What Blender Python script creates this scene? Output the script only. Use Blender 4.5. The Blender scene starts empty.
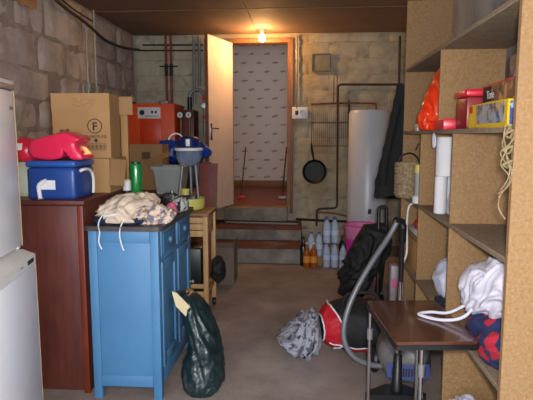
import bpy, bmesh, math, random
from mathutils import Vector, Matrix, Euler, noise
R = math.radians
SC = bpy.context.scene
COL = SC.collection

# ------------------------------------------------------------------ camera
CAM_H, FPX, YAW, TILT = 1.42, 520.0, R(4.3), R(7.0)
cd = bpy.data.cameras.new('camera'); cam = bpy.data.objects.new('camera', cd); COL.objects.link(cam)
cd.sensor_width = 36; cd.lens = FPX / 533 * 36; cd.clip_start = .02
cam.location = (0, 0, CAM_H); cam.rotation_euler = (R(90) - TILT, 0, YAW)
SC.camera = cam
# ------------------------------------------------------------------ world: overcast daylight reaching in through the open garage front
w = bpy.data.worlds.new('daylight'); SC.world = w; w.use_nodes = True
bg = w.node_tree.nodes['Background']
bg.inputs[0].default_value = (.70, .83, 1.0, 1); bg.inputs[1].default_value = 4.6
OPEN_Y = -2.2
pl = bpy.data.lights.new('garage_opening_portal', 'AREA'); pl.shape = 'RECTANGLE'; pl.size = 3.4; pl.size_y = 2.65
pl.cycles.is_portal = True
po = bpy.data.objects.new('garage_opening_portal', pl); COL.objects.link(po)
po.location = (-.48, OPEN_Y, 1.35); po.rotation_euler = (R(90), 0, 0)
vs = SC.view_settings
vs.view_transform = 'Standard'; vs.look = 'None'; vs.gamma = 1; vs.exposure = 0.06; vs.use_curve_mapping = False
LAMP_W = 32
# the camera's own flash
fl = bpy.data.lights.new('camera_flash', 'POINT'); fl.energy = 210; fl.color = (1, .97, .94); fl.shadow_soft_size = .04
flo = bpy.data.objects.new('camera_flash', fl); COL.objects.link(flo); flo.location = (.05, .03, CAM_H + .05)

# ------------------------------------------------------------------ pixel helper (photo taken as 533x400)
_f = Vector((-math.sin(YAW)*math.cos(TILT), math.cos(YAW)*math.cos(TILT), -math.sin(TILT)))
_r = Vector((math.cos(YAW), math.sin(YAW), 0)); _u = _r.cross(_f)
def P(px, py, x=None, y=None, z=None):
    d = _f*FPX + _r*(px-266.5) - _u*(py-200)
    if z is not None: t = (z-CAM_H)/d.z
    elif y is not None: t = y/d.y
    else: t = x/d.x
    return Vector((0, 0, CAM_H)) + d*t

# ------------------------------------------------------------------ materials
def lin(c):
    if isinstance(c, str): c = [int(c[i:i+2], 16)/255 for i in (0, 2, 4)]
    return tuple(v/12.92 if v <= .04045 else ((v+.055)/1.055)**2.4 for v in c[:3]) + (1,)
MATS = {}
def pm(name, col, rough=.6, metal=0., var=.12, vs=6., col2=None, bump=0., bs=60., trans=0., ior=1.45, emit=None, es=0., alpha=1., spec=.5, stretch=None, coat=0., ramp=(.35, .65)):
    if name in MATS: return MATS[name]
    m = bpy.data.materials.new(name); m.use_nodes = True; nt = m.node_tree; N = nt.nodes; L = nt.links
    b = N['Principled BSDF']; c1 = lin(col)
    c2 = lin(col2) if col2 else tuple(v*(1-var*2.0) for v in c1[:3]) + (1,)
    tc = N.new('ShaderNodeTexCoord'); mp = N.new('ShaderNodeMapping'); L.new(tc.outputs['Object'], mp.inputs[0])
    if stretch: mp.inputs['Scale'].default_value = stretch
    n = N.new('ShaderNodeTexNoise'); n.inputs['Scale'].default_value = vs; n.inputs['Detail'].default_value = 5; n.inputs['Roughness'].default_value = .62
    L.new(mp.outputs[0], n.inputs['Vector'])
    r = N.new('ShaderNodeValToRGB'); r.color_ramp.elements[0].position = ramp[0]; r.color_ramp.elements[1].position = ramp[1]
    r.color_ramp.elements[0].color = c2; r.color_ramp.elements[1].color = c1
    L.new(n.outputs[0], r.inputs[0]); L.new(r.outputs[0], b.inputs['Base Color'])
    b.inputs['Roughness'].default_value = rough; b.inputs['Metallic'].default_value = metal
    b.inputs['Specular IOR Level'].default_value = spec; b.inputs['Coat Weight'].default_value = coat
    if trans: b.inputs['Transmission Weight'].default_value = trans; b.inputs['IOR'].default_value = ior
    if alpha < 1: b.inputs['Alpha'].default_value = alpha
    if emit: b.inputs['Emission Color'].default_value = lin(emit); b.inputs['Emission Strength'].default_value = es
    if bump:
        n2 = N.new('ShaderNodeTexNoise'); n2.inputs['Scale'].default_value = bs; n2.inputs['Detail'].default_value = 4
        L.new(mp.outputs[0], n2.inputs['Vector'])
        bp = N.new('ShaderNodeBump'); bp.inputs['Strength'].default_value = bump; bp.inputs['Distance'].default_value = .01
        L.new(n2.outputs[0], bp.inputs['Height']); L.new(bp.outputs[0], b.inputs['Normal'])
    MATS[name] = m; m['nt'] = 1
    return m
def overlay(m, col, scale, lo, hi, fac=1., stretch=None, detail=4.):
    """second noise layer mixed over a material's colour"""
    nt = m.node_tree; N = nt.nodes; L = nt.links; b = N['Principled BSDF']
    src = b.inputs['Base Color'].links[0].from_socket
    tc = N.new('ShaderNodeTexCoord'); mp = N.new('ShaderNodeMapping'); L.new(tc.outputs['Object'], mp.inputs[0])
    mp.inputs['Location'].default_value = (3.1, 1.7, .6)
    if stretch: mp.inputs['Scale'].default_value = stretch
    n = N.new('ShaderNodeTexNoise'); n.inputs['Scale'].default_value = scale; n.inputs['Detail'].default_value = detail
    L.new(mp.outputs[0], n.inputs['Vector'])
    r = N.new('ShaderNodeMapRange'); r.inputs[1].default_value = lo; r.inputs[2].default_value = hi; r.inputs[4].default_value = fac
    L.new(n.outputs[0], r.inputs[0])
    mx = N.new('ShaderNodeMix'); mx.data_type = 'RGBA'; L.new(r.outputs[0], mx.inputs[0]); L.new(src, mx.inputs[6]); mx.inputs[7].default_value = lin(col)
    L.new(mx.outputs[2], b.inputs['Base Color'])
    return m

m_floor = overlay(overlay(pm('floor_concrete', 'a59994', .85, var=.2, vs=2.2, bump=.25, bs=45), '7d6a60', 1.1, .48, .7, .7), 'b5a99c', 40, .6, .75, .45)
m_ceil = overlay(pm('ceiling_fibreboard', '7c6250', .8, var=.08, vs=3, bump=.1, bs=120), '57422f', 1.3, .5, .75, .5)
m_batten = pm('ceiling_batten', 'a07a52', .7, var=.12, vs=8)
m_plaster = overlay(overlay(pm('wall_plaster', 'a8a18e', .92, var=.16, vs=3.2, bump=.5, bs=26), '7d6b50', 1.6, .5, .68, .7), 'b9b5a8', 5, .58, .75, .5)
m_block = overlay(overlay(pm('wall_block', 'bdb39a', .93, var=.16, vs=4.5, bump=.55, bs=30), '957f5b', 1.7, .47, .66, .75), '6c6354', 7, .58, .74, .5)
m_stone = overlay(overlay(pm('rough_stone', 'd0c2b9', .95, var=.2, vs=4, bump=.8, bs=18), 'ad9a92', 1.5, .45, .65, .7), 'dcd3ca', 6, .57, .72, .6)
m_mortar = overlay(pm('lime_mortar', 'b0a298', .96, var=.2, vs=6, bump=.7, bs=22), '917f76', 2, .5, .7, .6)
m_rightwall = pm('grey_wall_render', 'b9bbbf', .92, var=.2, vs=3, bump=.5, bs=25)
m_stepc = overlay(pm('step_concrete', '9d958a', .9, var=.22, vs=7, bump=.5, bs=40), '5a4c42', 3, .52, .72, .6)
m_tread = overlay(pm('step_red_paint', '6f4236', .75, var=.2, vs=6, bump=.15, bs=40), '8a7d72', 3, .58, .78, .6)
m_redfloor = pm('red_floor', '93483a', .5, var=.12, vs=4)
m_pine = overlay(pm('pine_wood', 'c9a06a', .55, var=.12, vs=5, stretch=(8, 8, 1)), 'b58549', 9, .5, .75, .5, stretch=(6, 6, 1))
m_oakframe = pm('door_frame_wood', '8a5c34', .55, var=.2, vs=6, stretch=(6, 6, 1))
m_white = pm('white_enamel', 'e4e6ec', .35, var=.03, vs=3)
m_whitedoor = overlay(pm('cream_door_paint', 'e6d9d2', .55, var=.05, vs=2), 'c0a892', 5, .6, .8, .4)
m_offw = pm('white_plastic', 'dcdcd8', .4, var=.04)
m_maroon = overlay(pm('maroon_stained_wood', '65332b', .42, var=.2, vs=5, stretch=(5, 5, .8), bump=.05), '44211c', 2.4, .45, .7, .7, stretch=(2, 2, .6))
m_maroon2 = overlay(pm('maroon_edge_wood', '7a3423', .4, var=.18, vs=5, stretch=(5, 5, .8)), '5f2519', 3, .5, .7, .5)
m_blue = overlay(pm('blue_cabinet_paint', '4b80ab', .48, var=.06, vs=3, bump=.04, bs=60), '42729c', 6, .5, .75, .5, stretch=(1, 1, .4))
m_blue2 = pm('blue_cabinet_paint_worn', '426f98', .5, var=.1, vs=5)
m_darktop = overlay(pm('dark_cabinet_top', '4a4242', .45, var=.2, vs=7), '2b2728', 3, .45, .7, .6)
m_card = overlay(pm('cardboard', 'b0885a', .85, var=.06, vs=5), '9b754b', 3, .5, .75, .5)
m_card2 = pm('cardboard_darker', 'a07b52', .88, var=.08, vs=5)  # second cardboard tone, a little darker than the first
m_ink = pm('print_ink', '2b2622', .7, var=.02)
m_pencil = pm('pencil_mark', '8a6a48', .8, var=.02)
m_pboard = overlay(overlay(pm('particleboard', 'a3825b', .78, var=.20, vs=75, ramp=(.3, .7), col2='866339', bump=.12, bs=160), 'bf9a6b', 110, .6, .72, .6, detail=2), '8f7150', 2.2, .45, .75, .5)
m_pshelf = overlay(pm('dusty_shelf_board', '9b8973', .85, var=.2, vs=60, bump=.1, bs=150), '6f5c46', 3, .5, .75, .5)
m_orange = overlay(pm('orange_enamel', 'ec5420', .4, var=.05), 'cf4519', 3, .55, .8, .4)
m_red = pm('red_plastic', 'd81f3e', .28, var=.05, vs=4, coat=.2)
m_pinkred = pm('pinkish_red_plastic', 'e02a52', .27, var=.05, vs=4, coat=.3)
m_redbag = pm('orange_red_bag_film', 'ee3d17', .35, var=.12, vs=9, bump=.5, bs=22)
m_cool = pm('cooler_blue_plastic', '20458e', .38, var=.08, vs=6)
m_cool2 = pm('cooler_lid_blue', '2a56a4', .35, var=.06, vs=6)
m_canister = pm('pale_green_plastic', 'b9c0b2', .45, var=.04)
m_green = pm('green_glass', '12883c', .15, var=.1, coat=.5)
m_black = pm('black_plastic', '1b1b1d', .4, var=.1)
m_blackfab = pm('black_fabric', '18181a', .75, var=.2, vs=12, bump=.35, bs=30)
m_jacket = pm('black_coat_cloth', '1d1c1d', .9, var=.2, vs=10, bump=.3, bs=60)
m_bagfilm = pm('dark_green_bag_film', '1d3234', .32, var=.25, vs=6, bump=.5, bs=26)
m_steel = pm('chrome', 'c9ccd0', .2, 1., var=.04)
m_greymetal = pm('grey_painted_steel', '8d8f8f', .45, .4, var=.1)
m_iron = pm('blackened_iron', '2a2826', .55, .5, var=.2, vs=9)
m_copper = overlay(pm('copper_tube', 'a0603c', .4, .7, var=.15, vs=10), '5c3a28', 9, .5, .7, .6)
m_oldpipe = pm('brown_painted_pipe', '53382b', .6, .2, var=.2, vs=9)
m_redpipe = pm('red_oxide_pipe', '8a3a2c', .5, .1, var=.15, vs=9)
m_beige = pm('beige_cotton', 'cdbba6', .95, var=.06, vs=9, bump=.15, bs=140)
m_navy = pm('navy_cotton', '1d2440', .9, var=.12, vs=10, bump=.2, bs=120)
m_whitefab = pm('white_cotton', 'dcdaea', .95, var=.05, vs=7, bump=.15, bs=140)
m_bluewhite = pm('pale_blue_cotton', 'a9c0ea', .95, var=.05, vs=7, col2='e6e6f2')
m_floral = overlay(overlay(pm('patterned_cotton', 'd8c3ae', .95, var=.05), '50526e', 34, .5, .56, .8), '7d6a58', 22, .6, .66, 1.)
m_pinkfab = pm('pink_cotton', 'd9698c', .9, var=.1)
m_greyfab = overlay(pm('grey_printed_cotton', '9c9ca8', .92, var=.1, vs=8), '3a3a44', 24, .53, .58, .85)
m_redfab = pm('red_sports_nylon', 'c11a28', .55, var=.1, vs=8, bump=.2, bs=40)
m_spot = overlay(pm('navy_red_blotched_cloth', '26305e', .92, var=.05), 'b02338', 17, .56, .59, 1., detail=0)
m_gv = overlay(pm('grey_blotched_cloth', 'b4bab4', .95, var=.06), '23262a', 30, .48, .55, 1.)
m_hose = pm('grey_ribbed_hose', '75777d', .4, .2, var=.05)
m_tablewood = overlay(pm('dark_veneer', '5d3829', .22, var=.16, vs=5, stretch=(1, 9, 9), coat=.35), '3c2219', 7, .5, .75, .5, stretch=(1, 8, 8))
m_vacgrey = pm('vacuum_grey_plastic', '6d6866', .38, var=.05)
m_vacblue = pm('vacuum_blue_plastic', '46528a', .4, var=.05)
m_bluefilm = pm('blue_bag_film', '1d4ab0', .3, var=.2, vs=10, bump=.5, bs=30)
m_clearblue = pm('clear_blue_plastic', '9cb0cc', .15, var=.05, trans=.65, ior=1.2)
m_greytub = pm('grey_plastic_tub', '9aa3a2', .5, var=.06)
m_yellow = pm('yellow_enamel', 'd6cf6a', .4, var=.06)
m_yellowbox = overlay(pm('yellow_printed_card', 'e2c11e', .45, var=.03), 'd3ac12', 4, .5, .8, .4)
m_print = overlay(overlay(overlay(pm('toy_picture_print', '9aa6b6', .45, var=.1, vs=14), '6b5a48', 26, .52, .58, 1.), 'c8a23a', 18, .6, .64, 1.), '4a5b84', 22, .6, .65, 1.)
m_print2 = overlay(overlay(pm('box_picture_print', '6a4a3a', .45, var=.2, vs=14), 'b48a5a', 22, .52, .6, 1.), '2e2420', 16, .55, .62, 1.)
m_print3 = overlay(pm('list_print', 'a9c4ea', .45, var=.05, vs=9), '3c50a0', 40, .5, .56, 1., stretch=(1, 1, .7))
m_darkbox = overlay(pm('dark_blue_box_print', '2b3346', .45, var=.1), '8d97a8', 14, .6, .64, 1.)
m_redlabel = pm('red_print', 'c22a1a', .5, var=.03)
m_twine = pm('sisal_twine', '9d8a68', .95, var=.2, vs=40)
m_wicker = overlay(pm('wicker', 'b09a78', .85, var=.25, vs=60, bump=.6, bs=70), '7d6848', 45, .5, .6, .7)
m_water = pm('water_bottle_plastic', 'd3e2f4', .12, var=.03, trans=.4, ior=1.25)
m_bluecap = pm('blue_cap', '2f58b8', .4, var=.03)
m_wlabel = pm('pale_blue_label', 'c8d8f2', .5, var=.08)
m_amber = pm('amber_drink', 'c2671c', .15, var=.1, trans=.3, ior=1.3)
m_orlabel = pm('orange_label', 'e59a3a', .5, var=.1)
m_wineg = pm('dark_wine_glass', '1c2019', .12, var=.1, coat=.5)
m_pinknet = pm('pink_mesh', 'ee8fbe', .5, var=.1, alpha=.6, vs=30)
m_magenta = pm('magenta_plastic', 'd42ea0', .4, var=.06)
m_paper = pm('white_paper', 'dfe0e4', .9, var=.04)
m_cream = pm('cream_card', 'cfc39a', .85, var=.06)
m_heater = pm('heater_white_enamel', 'c6ccd4', .32, var=.03)
m_rust = pm('rusty_wire', '64503f', .7, .3, var=.2, vs=20)
m_greybox = pm('grey_brown_box', '7a6a60', .9, var=.1)
m_bulb = pm('lit_bulb_glass', 'ffe6b8', .3, var=0., emit='ffcf86', es=60)

def wallpaper():
    m = bpy.data.materials.new('floral_wallpaper'); m.use_nodes = True; nt = m.node_tree; N = nt.nodes; L = nt.links
    b = N['Principled BSDF']; b.inputs['Roughness'].default_value = .85
    tc = N.new('ShaderNodeTexCoord'); sp = N.new('ShaderNodeSeparateXYZ'); L.new(tc.outputs['Object'], sp.inputs[0])
    def mt(op, a, c=None):
        n = N.new('ShaderNodeMath'); n.operation = op
        for i, v in enumerate((a, c)):
            if v is None: continue
            if isinstance(v, (int, float)): n.inputs[i].default_value = v
            else: L.new(v, n.inputs[i])
        return n.outputs[0]
    S = .275
    x = mt('DIVIDE', sp.outputs[0], S); z = mt('DIVIDE', sp.outputs[2], S * .56)
    row = mt('FLOOR', z); off = mt('MULTIPLY', mt('MODULO', mt('ABSOLUTE', row), 2), .5)
    fx = mt('SUBTRACT', mt('FRACT', mt('ADD', x, off)), .5); fz = mt('SUBTRACT', mt('FRACT', z), .5)
    nz = N.new('ShaderNodeTexNoise'); nz.inputs['Scale'].default_value = 45; L.new(tc.outputs['Object'], nz.inputs['Vector'])
    d = mt('SQRT', mt('ADD', mt('POWER', mt('MULTIPLY', mt('ADD', fx, mt('MULTIPLY', fz, -.6)), 1.0), 2), mt('POWER', mt('MULTIPLY', fz, 1.5), 2)))
    d2 = mt('ADD', d, mt('MULTIPLY', mt('SUBTRACT', nz.outputs[0], .5), .5))
    fac = mt('LESS_THAN', d2, .17)
    n3 = N.new('ShaderNodeTexNoise'); n3.inputs['Scale'].default_value = 2.; L.new(tc.outputs['Object'], n3.inputs['Vector'])
    rp = N.new('ShaderNodeValToRGB'); rp.color_ramp.elements[0].color = lin('cbc4c0'); rp.color_ramp.elements[1].color = lin('d6d0cb'); L.new(n3.outputs[0], rp.inputs[0])
    mx = N.new('ShaderNodeMix'); mx.data_type = 'RGBA'; L.new(mt('MULTIPLY', fac, .75), mx.inputs[0]); L.new(rp.outputs[0], mx.inputs[6]); mx.inputs[7].default_value = lin('726b66')
    L.new(mx.outputs[2], b.inputs['Base Color'])
    return m
m_wallpaper = wallpaper()

# ------------------------------------------------------------------ mesh helpers
class MB:
    def __init__(s): s.bm = bmesh.new()
    def box(s, c, d, rot=None, bev=0., seg=2):
        M = Matrix.Translation(Vector(c)) @ (rot.to_matrix().to_4x4() if rot else Matrix()) @ Matrix.Diagonal((*d, 1))
        g = bmesh.ops.create_cube(s.bm, size=1, matrix=M)
        if bev:
            es = list({e for v in g['verts'] for e in v.link_edges})
            bmesh.ops.bevel(s.bm, geom=es, offset=bev, segments=seg, affect='EDGES', profile=.5)
        return s
    def bb(s, x0, x1, y0, y1, z0, z1, bev=0., seg=2):
        return s.box(((x0+x1)/2, (y0+y1)/2, (z0+z1)/2), (x1-x0, y1-y0, z1-z0), None, bev, seg)
    def rings(s, rings, closed=True, cap=True):
        vv = [[s.bm.verts.new(p) for p in r] for r in rings]; n = len(vv[0])
        for a, b in zip(vv, vv[1:]):
            for i in range(n if closed else n-1):
                j = (i+1) % n
                s.bm.faces.new((a[i], a[j], b[j], b[i]))
        if cap and closed:
            s.bm.faces.new(vv[0][::-1]); s.bm.faces.new(vv[-1])
        return s
    def tube(s, pts, r, n=8, cap=True):
        pts = [Vector(p) for p in pts]; rr = r if isinstance(r, (list, tuple)) else [r]*len(pts)
        rings = []; up = None
        for i, p in enumerate(pts):
            t = (pts[min(i+1, len(pts)-1)] - pts[max(i-1, 0)]).normalized()
            if up is None:
                up = Vector((0, 0, 1)) if abs(t.z) < .9 else Vector((1, 0, 0))
            a = t.cross(up).normalized(); b = a.cross(t).normalized(); up = b
            rings.append([p + (a*math.cos(2*math.pi*k/n) + b*math.sin(2*math.pi*k/n))*rr[i] for k in range(n)])
        return s.rings(rings, True, cap)
    def lathe(s, prof, c=(0, 0, 0), n=24, M=None):
        c = Vector(c); rings = []
        for r, z in prof:
            ring = [Vector((r*math.cos(2*math.pi*k/n), r*math.sin(2*math.pi*k/n), z)) for k in range(n)]
            rings.append([(M @ p if M else p) + c for p in ring])
        return s.rings(rings)
    def prism(s, poly, axis, a, b):
        def mk(u, v, t): return {'x': (t, u, v), 'y': (u, t, v), 'z': (u, v, t)}[axis]
        return s.rings([[mk(u, v, a) for u, v in poly], [mk(u, v, b) for u, v in poly]])
    def grid(s, fn, nu, nv):
        vv = [[s.bm.verts.new(fn(i/nu, j/nv)) for j in range(nv+1)] for i in range(nu+1)]
        for i in range(nu):
            for j in range(nv): s.bm.faces.new((vv[i][j], vv[i+1][j], vv[i+1][j+1], vv[i][j+1]))
        return s
    def mesh(s, name, mat, ang=38):
        bmesh.ops.recalc_face_normals(s.bm, faces=s.bm.faces)
        me = bpy.data.meshes.new(name); s.bm.to_mesh(me); s.bm.free()
        me.materials.append(mat)
        me.polygons.foreach_set('use_smooth', [True]*len(me.polygons)); me.set_sharp_from_angle(angle=R(ang))
        return me
    def build(s, name, mat, parent=None, loc=None, ang=38, rot=None):
        return link(name, s.mesh(name, mat, ang), parent, loc, rot)
def link(name, me, parent=None, loc=None, rot=None):
    o = bpy.data.objects.new(name, me); COL.objects.link(o)
    if parent: o.parent = parent
    if loc: o.location = loc
    if rot: o.rotation_euler = rot
    return o
def tag(o, label, cat, group=None):
    o['label'] = label; o['category'] = cat
    if group: o['group'] = group
    return o
def thing(name, label, cat, loc=(0, 0, 0), rz=0, group=None):
    o = bpy.data.objects.new(name, None); COL.objects.link(o); o.location = loc; o.rotation_euler = (0, 0, rz); o.empty_display_size = .1
    return tag(o, label, cat, group)
def struct(o): o['kind'] = 'structure'; return o
def copy_tree(o, parent=None):
    c = o.copy(); COL.objects.link(c); c.parent = parent
    for ch in list(o.children): copy_tree(ch, c)
    return c
def arc(c, r, a0, a1, n, plane='xz'):
    out = []
    for i in range(n+1):
        a = R(a0+(a1-a0)*i/n); u, v = r*math.cos(a), r*math.sin(a)
        out.append(Vector(c) + Vector({'xz': (u, 0, v), 'yz': (0, u, v), 'xy': (u, v, 0)}[plane]))
    return out
def smooth_path(pts, k=6):
    pts = [Vector(p) for p in pts]; out = []
    for i in range(len(pts)-1):
        p0 = pts[max(i-1, 0)]; p1 = pts[i]; p2 = pts[i+1]; p3 = pts[min(i+2, len(pts)-1)]
        for j in range(k):
            t = j/k
            out.append(.5*((2*p1) + (p2-p0)*t + (2*p0-5*p1+4*p2-p3)*t*t + (3*p1-p0-3*p2+p3)*t**3))
    return out + [pts[-1]]
def fold(p, seed, freq):
    """creased-cloth relief: ridged noise on warped coordinates, about -1..1"""
    q = p*freq + Vector((seed*7.3, seed*3.1, seed*5.7))
    wv = Vector((noise.noise(q*.6), noise.noise(q*.6 + Vector((9, 2, 4))), noise.noise(q*.6 + Vector((4, 8, 1)))))
    q = q + wv*1.4
    a = 1 - 2.2*abs(noise.noise(q)); b = 1 - 2.2*abs(noise.noise(q*2.1 + Vector((5, 5, 5))))
    return a*.68 + b*.32 - .35
def blob(name, c, r, mat, parent=None, seed=1., amp=.03, freq=6., pw=2.3, sub=5, floor=None, warp=None, top=None, ang=60):
    """soft cloth heap or stuffed bag: superellipsoid with creases, flattened where it rests"""
    bm = bmesh.new(); bmesh.ops.create_icosphere(bm, subdivisions=sub, radius=1)
    c = Vector(c)
    for v in bm.verts:
        d = v.co.normalized()
        s = (abs(d.x)**pw + abs(d.y)**pw + abs(d.z)**pw)**(-1/pw)
        p = Vector((d.x*s*r[0], d.y*s*r[1], d.z*s*r[2]))
        big = noise.noise(d*1.3 + Vector((seed, seed*2, seed*3)))
        p = p*(1 + .16*big) + d*amp*fold(p, seed, freq)
        if warp: p = warp(p)
        p = p + c
        if floor is not None and p.z < floor: p.z = floor + .0005*noise.noise(p*30)
        v.co = p
    me = bpy.data.meshes.new(name); bm.to_mesh(me); bm.free(); me.materials.append(mat)
    me.polygons.foreach_set('use_smooth', [True]*len(me.polygons))
    return link(name, me, parent)
def text(name, s, size, loc, rot, mat, parent, align='CENTER', ext=.0004, bold=0.):
    cu = bpy.data.curves.new(name, 'FONT'); cu.body = s; cu.size = size; cu.align_x = align; cu.extrude = ext; cu.offset = bold
    t = bpy.data.objects.new(name, cu); COL.objects.link(t)
    dg = bpy.context.evaluated_depsgraph_get(); me = bpy.data.meshes.new_from_object(t.evaluated_get(dg))
    bpy.data.objects.remove(t); bpy.data.curves.remove(cu)
    me.materials.clear(); me.materials.append(mat)
    return link(name, me, parent, loc, rot)

# ================================================================== THE ROOM
XL, XR, YB, ZC, Y0 = -2.22, 1.25, 6.80, 2.71, OPEN_Y
struct(MB().bb(-6, 5, -8, 9.6, -.12, 0).build('floor', m_floor))
# ceiling: fibreboard sheets with battens over the joints
ce = struct(MB().bb(XL-.2, XR+.2, Y0, YB+.15, ZC+.02, ZC+.14).build('ceiling', m_batten))
ys = [Y0+.02, -1.46, -.37, .8, 1.97, 3.14, 4.31, 5.48, 6.80]
for i, (a, b) in enumerate(zip(ys, ys[1:])):
    for (u, v) in ((XL+.002, -.62), (-.614, XR-.002)):
        MB().bb(u, v, a+.004, b-.004, ZC, ZC+.019, .002, 1).build('ceiling_panel', m_ceil, ce)
    if 0 < i: MB().bb(XL+.01, XR-.01, a-.012, a+.012, ZC-.004, ZC-.0005).build('batten', m_batten, ce)
# left wall: coursed rubble, each stone with its own bulging face
wl = struct(MB().bb(XL-.25, XL-.03, Y0, YB+.2, 0, ZC+.01).build('wall_left', m_mortar))
rnd = random.Random(7)
z = .88; row = 0
while z < ZC-.03:
    h = min(rnd.uniform(.24, .36), ZC-z-.005)
    if ZC-z-h < .1: h = ZC-z-.005
    y = 2.3 + rnd.uniform(0, .3)
    while y < YB-.02:
        l = min(rnd.uniform(.45, 1.05), YB-.01-y)
        if l > .12:
            sd = rnd.uniform(0, 99); g = .004 + rnd.uniform(0, .006); pr_ = rnd.uniform(-.006, .014) * (.5 if z > 1.9 else 1)
            def fn(u, v, y=y, l=l, z=z, h=h, sd=sd, g=g, pr_=pr_):
                e = min(u, 1-u, ) * l; f_ = min(v, 1-v) * h; edge = min(1, min(e, f_)/.05)
                q = Vector((u*l*5+sd, v*h*5, sd)); n_ = noise.noise(q)*.034 + noise.noise(q*2.7)*.014
                jy = noise.noise(Vector((v*3, sd, 0)))*.018 * (1 - abs(2*v-1)*.3); jz = noise.noise(Vector((u*3, sd, 5)))*.014
                return Vector((XL-.03 + (pr_ + .02 + n_)*edge**.6 - .004, y+g+u*(l-2*g)+jy, z+g+v*(h-2*g)+jz))
            MB().grid(fn, 10, 6).build('stone', m_stone, wl, ang=70)
        y += l
    z += h; row += 1
# dark stain-red tile stuck high on the wall
fa, fb_ = P(13, 0, x=XL+.03), P(36, 8, x=XL+.03)
tag(MB().grid(lambda u, v: Vector((XL+.045 - .012*(v*2-1)**2 + .004*noise.noise(Vector((u*4, v*4, 2))), fa.y+u*(fb_.y-fa.y)+.02*noise.noise(Vector((v*5, 1, 0))), (fa.z-.01)*(1-u)+(fb_.z-.02)*u + v*(2.66-((fa.z-.01)*(1-u)+(fb_.z-.02)*u)) + .03*noise.noise(Vector((u*6, 0, 0)))*(1-v))), 10, 5).build('torn_felt_strip', m_maroon),
    'torn dark red felt strip high on the stone wall', 'felt strip')
# back wall: blocks around the doorway
DX0, DX1, DZ0, DZ1 = -.975, -.225, .512, 2.60
wb = MB()
wb.bb(XL-.25, DX0-.0, YB+.012, YB+.16, 0, ZC+.01).bb(DX1, XR+.25, YB+.012, YB+.16, 0, ZC+.01).bb(DX0, DX1, YB+.012, YB+.16, DZ1, ZC+.01).bb(DX0, DX1, YB+.012, YB+.16, 0, DZ0-.001)
wb = struct(wb.build('wall_back', m_plaster))
z = .0; k = 0; rnd = random.Random(3)
while z < ZC-.02:
    h = min(.2, ZC-z); x = XL + (-.25 if k % 2 else 0)
    while x < XR:
        a, b = max(x, XL), min(x+.5, XR); x += .5
        segs = [(a, b)]
        if z+h > DZ0-.02 and z < DZ1+.0:
            segs = [s_ for s_ in ((a, min(b, DX0-.035)), (max(a, DX1+.075), b)) if s_[1]-s_[0] > .04]
        for a2, b2 in segs:
            if b2-a2 < .03: continue
            sd = rnd.uniform(0, 99); th = .006+rnd.uniform(0, .007); g = .004
            def fb(u, v, a2=a2, b2=b2, z=z, h=h, sd=sd, th=th, g=g):
                e = min(min(u, 1-u)*(b2-a2), min(v, 1-v)*h); ed = min(1, e/.022)
                return Vector((a2+g+u*(b2-a2-2*g), YB+.012-(th+.004*noise.noise(Vector((u*4+sd, v*2, sd))))*ed, z+g+v*(h-2*g)))
            MB().grid(fb, 6, 4).build('block', m_block, wb, ang=70)
    z += h; k += 1
struct(MB().bb(XR, XR+.2, Y0, YB+.16, 0, ZC+.01).build('wall_right', m_rightwall))
# corridor behind the doorway
struct(MB().bb(-1.9, .7, 9.3, 9.4, .3, 3.0).build('wall_corridor', m_wallpaper, loc=(0, 0, 0)))
struct(MB().bb(-1.9, .7, YB+.161, 9.3, DZ0-.14, DZ0).bb(DX0+.013, DX1-.016, YB-.02, YB+.1605, DZ0-.06, DZ0).build('floor_corridor', m_redfloor))
struct(MB().bb(-1.9, .7, 9.28, 9.299, DZ0+.001, DZ0+.12, .004).build('baseboard_corridor', m_oakframe))
struct(MB().bb(-1.9, .7, YB+.165, 9.4, 3.0, 3.05).build('ceiling_corridor', m_plaster))
struct(MB().bb(-1.95, -1.9, YB+.161, 9.4, .3, 3.05).build('wall_corridor_end', m_plaster))
struct(MB().bb(.7, .75, YB+.161, 9.4, .3, 3.05).build('wall_corridor_far', m_plaster))
# door: frame + leaf swung open towards the cellar
dr = bpy.data.objects.new('door_1', None); COL.objects.link(dr); dr.location = (DX0, YB, DZ0); struct(dr); dr['label'] = 'cream painted door swung open in a brown wooden frame'
MB().bb(DX1-DX0-.015, DX1-DX0+.022, -.03, .15, .0, DZ1-DZ0).build('jamb', m_oakframe, dr)
MB().bb(DX1-DX0+.022, DX1-DX0+.062, -.03, .01, -.1, DZ1-DZ0+.05, .006).build('casing', m_oakframe, dr)
MB().bb(-.03, .012, .0, .15, 0, DZ1-DZ0).build('jamb', m_oakframe, dr)
MB().bb(-.03, DX1-DX0+.022, -.03, .15, DZ1-DZ0, DZ1-DZ0+.05).build('head', m_oakframe, dr)
LW = .66; la = math.atan2(6.165-YB, -1.169-(DX0+.01))
leaf = MB().bb(0, LW, -.02, .02, .012, DZ1-DZ0-.004, .003, 1).build('leaf', m_whitedoor, dr, loc=(.012, -.025, 0), rot=(0, 0, la))
MB().bb(LW-.002, LW+.006, -.021, .021, .012, DZ1-DZ0-.004, .002, 1).build('leaf_edge', m_oakframe, leaf)
hd = MB().bb(LW-.075, LW-.035, .02, .028, .86, 1.06, .004).tube([(LW-.055, .026, 1.0), (LW-.055, .065, 1.0), (LW-.15, .07, .995)], .009, 8)
hd.build('door_handle', m_steel, leaf)
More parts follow.
